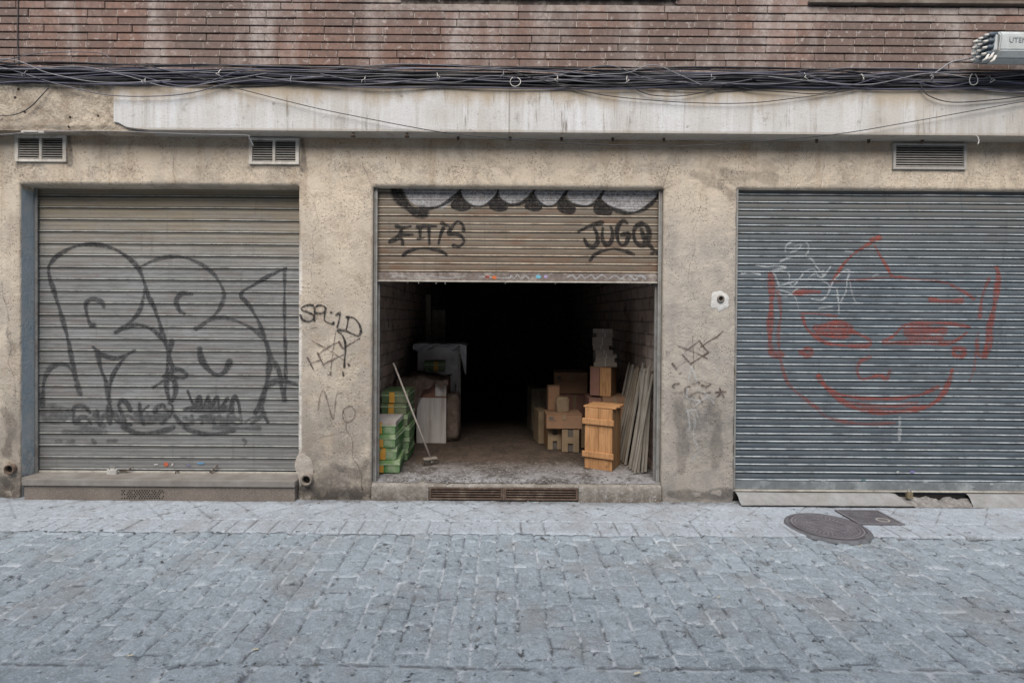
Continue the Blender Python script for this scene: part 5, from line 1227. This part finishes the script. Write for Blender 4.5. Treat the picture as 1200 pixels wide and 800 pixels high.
# ------------------------------------------------------------------ inside: left
def at(px, py, d):
    """point seen at a pixel at distance d from the camera plane"""
    Y = d-5.0; x, z = P(px, py, Y); return x, Y, z
def crumple(e, amp):
    for ch in e.children:
        if ch.type != 'MESH': continue
        sd = rng.uniform(0, 50)
        for v in ch.data.vertices:
            c = v.co; n = fbm(np.array([c.x*6+sd]), np.array([c.y*6+c.z*9+sd]), 3)[0]-.5; n2 = fbm(np.array([c.y*7+sd+9]), np.array([c.x*5+c.z*8]), 5)[0]-.5
            v.co = c + Vector((n, n2, (n+n2)*.3))*amp*2
def carton(x0, x1, y0, y1, z0, z1, label, group, mats, rz=0.0, band=True, name='carton', lid=True, bandx=.4):
    cx, cy = (x0+x1)/2, (y0+y1)/2
    e = empty(name, (cx, cy, z0), label, 'carton', group, rz)
    w, dd, h = (x1-x0)/2, (y1-y0)/2, z1-z0; k = .34 if lid else 0
    b = MB(); b.box(-w+.004*lid, w-.004*lid, -dd+.004*lid, dd-.004*lid, .0015, h*(1-k) if lid else h-.001); b.build('body', mats[0], e, bevel=.003)
    if lid:
        b = MB(); b.box(-w, w, -dd, dd, h*(1-k)+.0005, h-.001); b.build('lid', mats[1], e, bevel=.004, seg=2)
    if lid:
        b = MB(); t_ = h*(1-k); b.box(-w-.002, w+.002, -dd-.002, dd+.002, t_-.004, t_+.008); b.build('rim', M['carton_rim'], e, bevel=.001)
    if band:
        bw = .028; bx_ = -w+2*w*bandx
        b = MB(); b.box(bx_-bw, bx_+bw, -dd-.0012, -dd+.002, .006, h-.006); b.build('label_band', M['orange'], e)
    crumple(e, .006)
    return e
gn = 'green cartons stacked inside the left wall'
fx1 = at(466, 500, 5.24)[0]; bx1 = at(478.5, 500, 5.72)[0]
rr = random.Random(2)
words = ['bottom', 'second', 'third', 'top']
hF = (1.507-(496-370)*5.24/650); hF = .49
for k in range(4):
    o = rr.uniform(-.015, .008); h = hF/4
    c_ = carton(XI0+.03+o*.2, fx1+o-.006*k, .24+abs(o), .68+abs(o), ZF+.006+h*k, ZF+.006+h*(k+1), f'green carton with orange band, {words[k]} of the front stack by the left jamb' , gn, (M['green'], M['green_lid']), R(rr.uniform(-5, 4)), bandx=rr.uniform(.3, .5))
b = MB(); 
for ch in c_.children:
    if ch.name.startswith('lid'): ch.data = ch.data.copy(); ch.data.materials.clear(); ch.data.materials.append(M['lid_top'])
words = ['lowest', 'second lowest', 'third lowest', 'third highest', 'second highest', 'topmost']
for k in range(6):
    o = rr.uniform(-.012, .012); h = .71/6
    carton(XI0+.035, bx1+o, .71+abs(o), 1.13+abs(o), ZF+.006+h*k, ZF+.006+h*(k+1), f'dull green carton, {words[k]} in the taller stack behind the front one', gn, (M['green_dark'] if k > 2 else M['green'], M['green_lid'] if k < 4 else M['green_dark']), R(rr.uniform(-2, 2)))

# broom
p0 = Vector(at(505.5, 539, 5.6)); p1 = Vector(at(461, 425, 5.66))
e = empty('broom', (p0.x, p0.y, ZF), 'broom with a pale stick leaning against the left inner wall', 'broom')
o3 = Vector((p0.x, p0.y, ZF))
b = MB(); b.tube([p0-o3, (p0+p1)/2-o3, p1-o3], [.010, .010, .009], 10); b.build('stick', M['handle'], e, smooth=True)
b = MB(); b.tube([(p0-o3)+Vector((.005, 0, .0)), (p0-o3)+Vector((.008, -.005, -.03))], .018, 10); b.build('socket', M['vent_grey'], e, smooth=True)
b = MB(); mt = Matrix.Rotation(.5, 4, 'Z'); b.box(-.085, .06, -.028, .028, .045, .07, mt); b.build('head', M['pipe'], e, bevel=.006)
b = MB()
for k in range(90):
    x = rr.uniform(-.085, .06); y = rr.uniform(-.025, .025); a = mt @ Vector((x, y, .046)); c = mt @ Vector((x*1.15, y*1.6, .006)); b.tube([a, c], .003, 4)
b.build('bristles', M['bristle'], e)

# white cabinet under a brown cloth
cx0, cx1 = at(489, 500, 6.53)[0], at(522.5, 500, 6.53)[0]; cz1 = at(510, 446, 6.53)[2]
e = empty('cabinet', (cx0, 1.53, ZF), 'low white cabinet half covered by a brown cloth', 'cabinet')
b = MB(); b.box(0, cx1-cx0, .004, .60, .012, cz1-ZF-.02); b.build('carcass', M['card_pink'], e, bevel=.004)
b = MB(); b.box(-.008, cx1-cx0+.004, -.014, .0035, .0, at(510, 466, 6.53)[2]-ZF); b.build('front_panel', M['white_board'], e, bevel=.004)
b = MB(); b.box((cx1-cx0)*.62, cx1-cx0+.003, -.012, .003, at(510, 464, 6.53)[2]-ZF, cz1-ZF-.03); b.build('upper_panel', M['white_board'], e, bevel=.004)
def cloth():
    nu, nv = 70, 60; V = []
    xa, xb_ = XI0+.06, cx1+.03; yf = 1.50
    for i in range(nu):
        u = i/(nu-1); x = xa+(xb_-xa)*u
        drop = .42*(1-sst(.22, .62, np.array(u)))*1.0 + .07 + .03*math.sin(u*23)
        if u > .9: drop = .06
        for j in range(nv):
            v = j/(nv-1); top = .52
            f = fbm(np.array([u*6+v*2]), np.array([v*5+u]), 77)[0]-.5; f2 = fbm(np.array([u*16]), np.array([v*4]), 78)[0]-.5
            if v < top: y = 2.1-(2.1-yf)*(v/top); z = cz1+.01+.07*f+.05*math.sin(u*4)*(1-u)+.012
            else:
                q = (v-top)/(1-top); y = yf-.012-.05*math.sin(q*2)*(.5+f2)-.035*abs(f2)-.02; z = cz1+.02-.0-q*drop+.05*f*(1-q)
            V.append((x+f2*.02, y, z))
    return gridmesh('cloth', np.array(V), nu, nv, {}, M['cloth'])
tag(cloth(), 'crumpled brown cloth draped over the low white cabinet', 'cloth')
# dark side stuff: sack beside the cabinet
def lump(name, c, s, m, label, cat, seed, n=24, sq=1.0):
    V = []; nu, nv = n, n//2+1
    for i in range(nu+1):
        for j in range(nv):
            a = 2*math.pi*i/nu; t = math.pi*(j/(nv-1))
            x, y, z = math.sin(t)*math.cos(a), math.sin(t)*math.sin(a), -math.cos(t)
            px_, py_, pz_ = [math.copysign(abs(q)**sq, q) for q in (x, y, z)]
            ai = a % (2*math.pi)
            d = 1+.28*(fbm(np.array([math.cos(a)*1.6+3]), np.array([math.sin(a)*1.6+z*2.2]), seed)[0]-.5)*2*math.sin(t)+.05*math.sin(z*14+a*3)*math.sin(t)
            V.append((c[0]+px_*s[0]*d, c[1]+py_*s[1]*d, max(ZF+.004, c[2]+pz_*s[2]*d)))
    return tag(gridmesh(name, np.array(V), nu+1, nv, {}, m), label, cat)
sx, sy, sz = at(531, 495, 6.75)
lump('sack', (sx, sy, ZF+.27), (.085, .16, .30), M['cloth'], 'slumped dark sack between the low cabinet and the tall one', 'sack', 4, sq=.35)

# tall white appliance with plastic sheet and pale pole
ax0, ax1 = at(489, 430, 7.35)[0], at(537, 430, 7.35)[0]; azt = at(515, 404, 7.35)[2]
e = empty('refrigerator', (ax0, 2.35, ZF), 'tall white appliance with crumpled plastic hanging over its top', 'appliance')
b = MB(); b.box(0, ax1-ax0, .03, .55, .02, azt-ZF); b.build('body', M['appliance'], e, bevel=.01, seg=2)
b = MB(); b.box(.002, ax1-ax0-.002, .0, .028, .06, azt-ZF-.02); b.build('door', M['appliance'], e, bevel=.008, seg=2)
b = MB(); b.tube([(ax1-ax0-.03, -.03, .35), (ax1-ax0-.03, -.03, .60)], .008, 8); b.box(ax1-ax0-.036, ax1-ax0-.024, -.03, .0, .35, .36); b.box(ax1-ax0-.036, ax1-ax0-.024, -.03, .0, .59, .60); b.build('handle', M['vent_grey'], e)
def sheet():
    nu, nv = 60, 46; V = []
    for i in range(nu):
        u = i/(nu-1); x = ax0-.05+(ax1-ax0+.16)*u
        drop = .07+.035*math.sin(u*9)+.30*sst(.86, 1.0, np.array(u))
        for j in range(nv):
            v = j/(nv-1); f = fbm(np.array([u*9+v*3]), np.array([v*7]), 51)[0]-.5
            if v < .4: y = 2.9-.57*(v/.4); z = azt+.012+.02*f+.0
            else:
                q = (v-.4)/.6; y = 2.325-.02-.05*abs(math.sin(u*14+q*3))*q-.03*f; z = azt+.015-q*drop+.015*f
            if u > .9: x2 = x; z -= .02*(u-.9)*10
            V.append((x, y, z))
    return gridmesh('plastic_sheet', np.array(V), nu, nv, {}, M['sheet'])
tag(sheet(), 'crumpled grey plastic sheet over the top of the tall white appliance', 'plastic sheet')
px_, py_, pz_ = at(538.5, 405, 7.25); pb = at(538.5, 500, 7.25)
b = MB(); b.tube([(px_-.01, py_-.02, azt+.0), (pb[0], py_-.03, (azt+ZF)/2), (pb[0]+.005, py_-.04, ZF+.003)], .012, 10)
tag(b.build('pole', M['vent_white'], None, smooth=True), 'thin white pole standing against the tall appliance', 'pole')
q = at(508.5, 440, 6.9)
carton(q[0]-.13, q[0]+.13, 1.86, 2.12, cz1+.075, cz1+.075+.125, 'single green carton lying on the brown cloth in front of the appliance', None, (M['green_dark'], M['green_dark']), 0.05, bandx=.58)
# boards standing deep at the left wall
for k, (pa, pb, y0, lab, w) in enumerate(((502, 345, 2.9, 'narrow pale strip of wood standing by the left wall behind the appliance', .035), (514, 363, 3.2, 'dark wide plank standing behind the tall appliance', .10))):
    x, Y, z = at(pa, pb, y0+5); b = MB(); b.box(x-w, x+w, Y, Y+.03, ZF, z); tag(b.build('standing_board', M['oldwood2'], None, bevel=.003), lab, 'board')

# ------------------------------------------------------------------ inside: right
# pine crate
def crate():
    x0, y0, _ = at(684.5, 549, 5.50); w, dp, h = .285, .30, .60
    e = empty('wooden_crate', (x0, y0, ZF+.003), 'tall orange pine crate with two battens standing on the threshold', 'crate', rz=R(-28))
    ht = h
    b = MB(); b.box(.004, w*.5-.001, .0, .014, .0, ht); b.box(w*.5+.001, w-.004, .0, .014, .0, ht-.002); b.build('front_boards', M['crate'], e, bevel=.002)
    for z in (.145, ht-.13):
        b = MB(); b.box(-.018, w+.015, -.022, -.0005, z-.028, z+.028); b.build('batten', M['crate'], e, bevel=.003)
    b = MB(); b.box(w-.016, w-.004, .0145, dp*.5-.001, .004, ht-.012); b.box(w-.016, w-.004, dp*.5+.001, dp-.014, .004, ht-.012); b.build('side_boards', M['crate_side'], e, bevel=.002)
    b = MB(); b.box(.004, .016, .0145, dp*.5-.001, .004, ht-.012); b.box(.004, .016, dp*.5+.001, dp-.014, .004, ht-.012); b.build('side_boards', M['crate_side'], e, bevel=.002)
    b = MB(); b.box(.004, w-.004, dp-.0135, dp, .0, ht); b.build('back_board', M['crate_side'], e)
    b = MB(); b.box(-.02, w+.02, .02, .11, ht+.0005, ht+.016); b.box(-.012, w+.03, .13, dp+.01, ht+.0005, ht+.018); b.build('lid_boards', M['crate'], e, bevel=.002)
    b = MB(); b.box(.017, w-.017, .0145, dp-.014, .0, .012); b.build('base', M['crate_side'], e)
crate()

# leaning planks
rr = random.Random(12)
NP = 36
for i in range(NP):
    f = i/(NP-1)
    if f < .47:   # front bundle, greyer, feet further out
        g_ = f/.45; Yb = .28+.30*g_+rr.uniform(-.01, .01); Xb = 1.28+.15*((i*5) % 4)/4+.03*rr.random(); Xt = XI1-.035-.012*((i*3) % 4)-.02*rr.random(); zt2 = ZF+rr.uniform(.93, 1.05); m_ = M['oldwood']; w = rr.uniform(.008, .015)
        Yt = Yb+.05+rr.uniform(0, .1)
    else:
        g_ = (f-.45)/.55; Yb = .62+.62*g_+rr.uniform(-.01, .01); Xb = 1.25+.04*rr.random()+.06*((i*3) % 3)/3; Xt = XI1-.05-.03*rr.random(); zt2 = ZF+rr.uniform(.92, 1.0); m_ = M['oldwood2'] if i % 2 else M['oldwood']; w = rr.uniform(.009, .016); Yt = Yb+rr.uniform(0, .06)
    e0 = Vector((Xb, Yb, ZF+.012)); e1 = Vector((Xt, Yt, zt2)); ax = (e1-e0); Ln = ax.length; ax.normalize()
    yv = Vector((rr.uniform(-.2, 1.2), -1, 0)).normalized(); yv = (yv-ax*yv.dot(ax)).normalized(); xv = yv.cross(ax).normalized()
    mt = Matrix((( xv.x, yv.x, ax.x, e0.x), (xv.y, yv.y, ax.y, e0.y), (xv.z, yv.z, ax.z, e0.z), (0, 0, 0, 1)))
    b = MB(); b.box(-w, w, -.009, .009, 0, Ln)
    o = b.build('plank', m_, None, bevel=.0015); o.matrix_world = mt
    if f < .47: tag(o, 'weathered grey plank leaning on the right wall by the jamb', 'plank', 'grey planks leaning by the right jamb')
    else: tag(o, 'brownish thin plank in the row leaning on the right wall behind the grey ones', 'plank', 'brownish planks leaning behind')

# cardboard and bundles
def cbox(px0, px1, py1, d, depth, z0, h, label, m, rz=0.0, name='cardboard_box', tape=True, cat='box', floorz=None):
    xa = at(px0, py1, d)[0]; xb_ = at(px1, py1, d)[0]; w = (xb_-xa); cxx = (xa+xb_)/2; Y = d-5
    e = empty(name, (cxx, Y+depth/2, z0), label, cat, None, R(rz))
    b = MB(); b.box(-w/2, w/2, -depth/2, depth/2, .001, h-.006); b.build('body', m, e, bevel=.004)
    b = MB(); b.box(-w/2+.001, w/2-.001, -depth/2-.002, -.003, h-.0055, h-.001); b.box(-w/2+.001, w/2-.001, .003, depth/2+.002, h-.0055, h-.001); b.build('flaps', m, e)
    if tape: b = MB(); b.box(-w/2+.002, w/2-.002, -.022, .022, h-.0009, h-.0002); b.box(-.018, .018, -depth/2-.0032, -depth/2-.0022, h*.62, h-.001) if w > .16 else None; b.build('tape', M['card_light'], e)
    if w > .25: b = MB(); b.box(-w*.42, -w*.30, -depth/2-.0018, -depth/2-.0008, h*.66, h*.82); b.box(-w*.42, -w*.22, -depth/2-.0018, -depth/2-.0008, h*.56, h*.60); b.build('printed_mark', M['indark'], e)
    crumple(e, .008)
    return e
zy = lambda py, d: at(660, py, d)[2]
base2 = ZF+.004
cbox(706, 735, 500, 6.05, .34, base2, zy(465, 6.05)-base2, 'tall brown cardboard box behind the pine crate', M['card'])
cbox(690, 705, 500, 6.10, .34, base2, zy(466, 6.10)-base2, 'narrow reddish box beside the tall cardboard box behind the pine crate', M['card_pink'])
zc1 = zy(465, 6.05)+.004
# open wooden box on it
def openbox():
    x0, Y, _ = at(697.5, 460, 6.10); w = .235; h = zy(431, 6.05)-zc1-.003
    e = empty('wooden_box', (x0+w/2, Y+.15, zc1), 'small wooden box under the pile of paper bundles', 'box', None, R(-24))
    b = MB(); b.box(-w/2, -.012, -.14, -.128, 0, h); b.build('front_board', M['card_pink'], e, bevel=.002)
    b = MB(); b.box(-.008, w/2, -.142, -.13, 0, h); b.build('front_board', M['crate'], e, bevel=.002)
    b = MB(); b.box(w/2-.012, w/2, -.127, .14, 0, h-.002); b.box(-w/2, -w/2+.012, -.127, .14, 0, h-.002); b.build('side_boards', M['crate_side'], e, bevel=.002)
    b = MB(); b.box(-w/2, w/2, -.14, .14, h+.0005, h+.012); b.build('lid', M['crate_side'], e)
    return zc1+h+.013, x0+w/2, Y+.15
zt3, xx_, yy_ = openbox()
nb = 9; top = zy(385, 6.1); hh = (top-zt3)/nb
wn = ['lowest', 'second', 'third', 'fourth', 'fifth', 'sixth', 'seventh', 'eighth', 'topmost']
for k in range(nb):
    w = (.115 if k < 3 else .098)*rr.uniform(.86, 1.1); o = rr.uniform(-.010, .010)-(.02 if k >= 3 else -.005)
    e = empty('paper_bundle', (xx_+o, yy_-.02, zt3+hh*k), f'bundle of yellowed papers, {wn[k]} from below in the pile on the wooden box' if k not in (0, 8) else f'bundle of yellowed papers, {wn[k]} in the pile on the wooden box', 'paper bundle', 'paper bundles piled on the wooden box', rr.uniform(-.15, .12)-.1)
    b = MB()
    for q_ in range(5):
        a = hh*(q_/5)+.0008; c = hh*((q_+1)/5)-.0006; j = rr.uniform(-.003, .003); b.box(-w+j, w+j, -.11+rr.uniform(-.004, .004), .11, a, c)
    b.build('sheets', M['paper'], e)
    b = MB(); b.box(-.003, .003, -.1165, .1165, hh*.02, hh-.0002); b.build('string', M['tie'], e)

# H-notched wooden boxes on the floor
def hbox(px0, px1, d, h, label, rz):
    xa = at(px0, 530, d)[0]; xb_ = at(px1, 530, d)[0]; w = xb_-xa; Y = d-5
    e = empty('notched_box', ((xa+xb_)/2, Y+.14, base2), label, 'box', 'small wooden boxes with H shaped ends', R(rz))
    b = MB(); t = w*.5; n = w*.15
    y0, y1 = -.14, -.128
    b.box(-t, -n, y0, y1, 0, h); b.box(n, t, y0, y1, 0, h); b.box(-n, n, y0, y1, h*.38, h*.66); b.build('end_board', M['card_light'], e, bevel=.0015)
    b = MB(); b.box(-t, t, .128, .14, 0, h); b.build('end_board', M['card_light'], e)
    b = MB(); b.box(-t, -t+.01, -.1275, .1275, 0, h-.002); b.box(t-.01, t, -.1275, .1275, 0, h-.002); b.build('side_boards', M['crate_side'], e)
    b = MB(); b.box(-t+.011, t-.011, -.12, -.118, .0, h-.006); b.build('liner', M['indark'], e)
hb = zy(503, 6.12)-base2-.004
hbox(659.5, 679.5, 6.12, hb, 'small box with an H shaped end, nearest to the pine crate under the long carton', -4)
hbox(640.5, 657.5, 6.24, hb, 'small box with an H shaped end under the left half of the long carton', 5)
cbox(680.5, 692, 530, 6.3, .26, base2, hb, 'plain tan box half hidden behind the pine crate', M['card_light'], 0)
cbox(640, 682, 502, 6.14, .32, base2+hb+.003, zy(485.5, 6.14)-base2-hb, 'long orange brown carton lying across the small notched boxes', M['card'])
zl = zy(485.5, 6.14)+.006
cbox(629, 639.5, 520, 6.5, .3, base2, zy(482, 6.5)-base2, 'tan box standing at the left end of the long carton', M['card_light'], 8)
cbox(642, 655.5, 480, 6.36, .1, zl, zy(452, 6.36)-zl, 'small brown box upright on the back of the long carton', M['card'], 5)
# crumpled small bag
x, Y, z = at(660, 470, 6.26)
lump('paper_bag', (x, Y+.06, zl+.075), (.075, .05, .09), M['card_light'], 'crumpled tan paper bag on the long carton', 'bag', 9, sq=.28)
cbox(652, 694, 500, 6.75, .4, base2, zy(462, 6.75)-base2, 'wide dark box on the floor behind the long carton', M['card_pink'])
cbox(651, 689, 465, 6.78, .36, zy(462, 6.75)+.004, zy(436, 6.78)-zy(462, 6.75)-.004, 'big dim cardboard box at the back, highest behind the long carton', M['card'], -3)
cbox(621, 640, 500, 7.2, .4, base2, zy(455, 7.2)-base2, 'dark box deep in the garage left of the other boxes', M['oldwood2'], 6, tape=False)

# ------------------------------------------------------------------ unseen house added across the street to shade the low sky and bounce light
added_house = empty('building', (0, -8.2, 0), 'unseen plain house added across the street to shade the sky and bounce light', 'building')
b = MB(); b.box(-16, 17, -.4, 0, .001, 7.2); b.build('facade', M['added_house_wall'], added_house)
for k in range(8):
    for z in (.9, 4.3):
        x = -14+k*3.9; b = MB(); b.box(x, x+1.3, .001, .05, z, z+1.9); wf = b.build('window', M['frame_dark'], added_house); b = MB(); b.box(x+.08, x+1.22, .051, .055, z+.08, z+1.82); b.build('pane', M['glass'], wf)
# ------------------------------------------------------------------ light
wd = bpy.data.worlds.new('World'); S.world = wd; wd.use_nodes = True
nt = wd.node_tree; nt.nodes.clear()
sky = nt.nodes.new('ShaderNodeTexSky'); sky.sky_type = 'NISHITA'; sky.sun_disc = False
EL, AZ = 52, 190
sky.sun_elevation = R(EL); sky.sun_rotation = R(AZ); sky.air_density = 1.0; sky.dust_density = 2.0; sky.ozone_density = 1.0
bg = nt.nodes.new('ShaderNodeBackground'); bg.inputs[1].default_value = .135
wo = nt.nodes.new('ShaderNodeOutputWorld'); nt.links.new(sky.outputs[0], bg.inputs[0]); nt.links.new(bg.outputs[0], wo.inputs[0])
sl = bpy.data.lights.new('sun', 'SUN'); sl.energy = 4.8; sl.angle = R(50); sl.color = (1.0, .94, .86)
so = bpy.data.objects.new('sun', sl); COL.objects.link(so)
dv = Vector((math.sin(R(AZ))*math.cos(R(EL)), math.cos(R(AZ))*math.cos(R(EL)), math.sin(R(EL))))
so.rotation_euler = dv.to_track_quat('Z', 'Y').to_euler(); so.location = (0, -6, 9)
S.view_settings.view_transform = 'Standard'; S.view_settings.look = 'None'; S.view_settings.exposure = 0
S.render.engine = 'CYCLES'
S.cycles.max_bounces = 8; S.cycles.transparent_max_bounces = 12
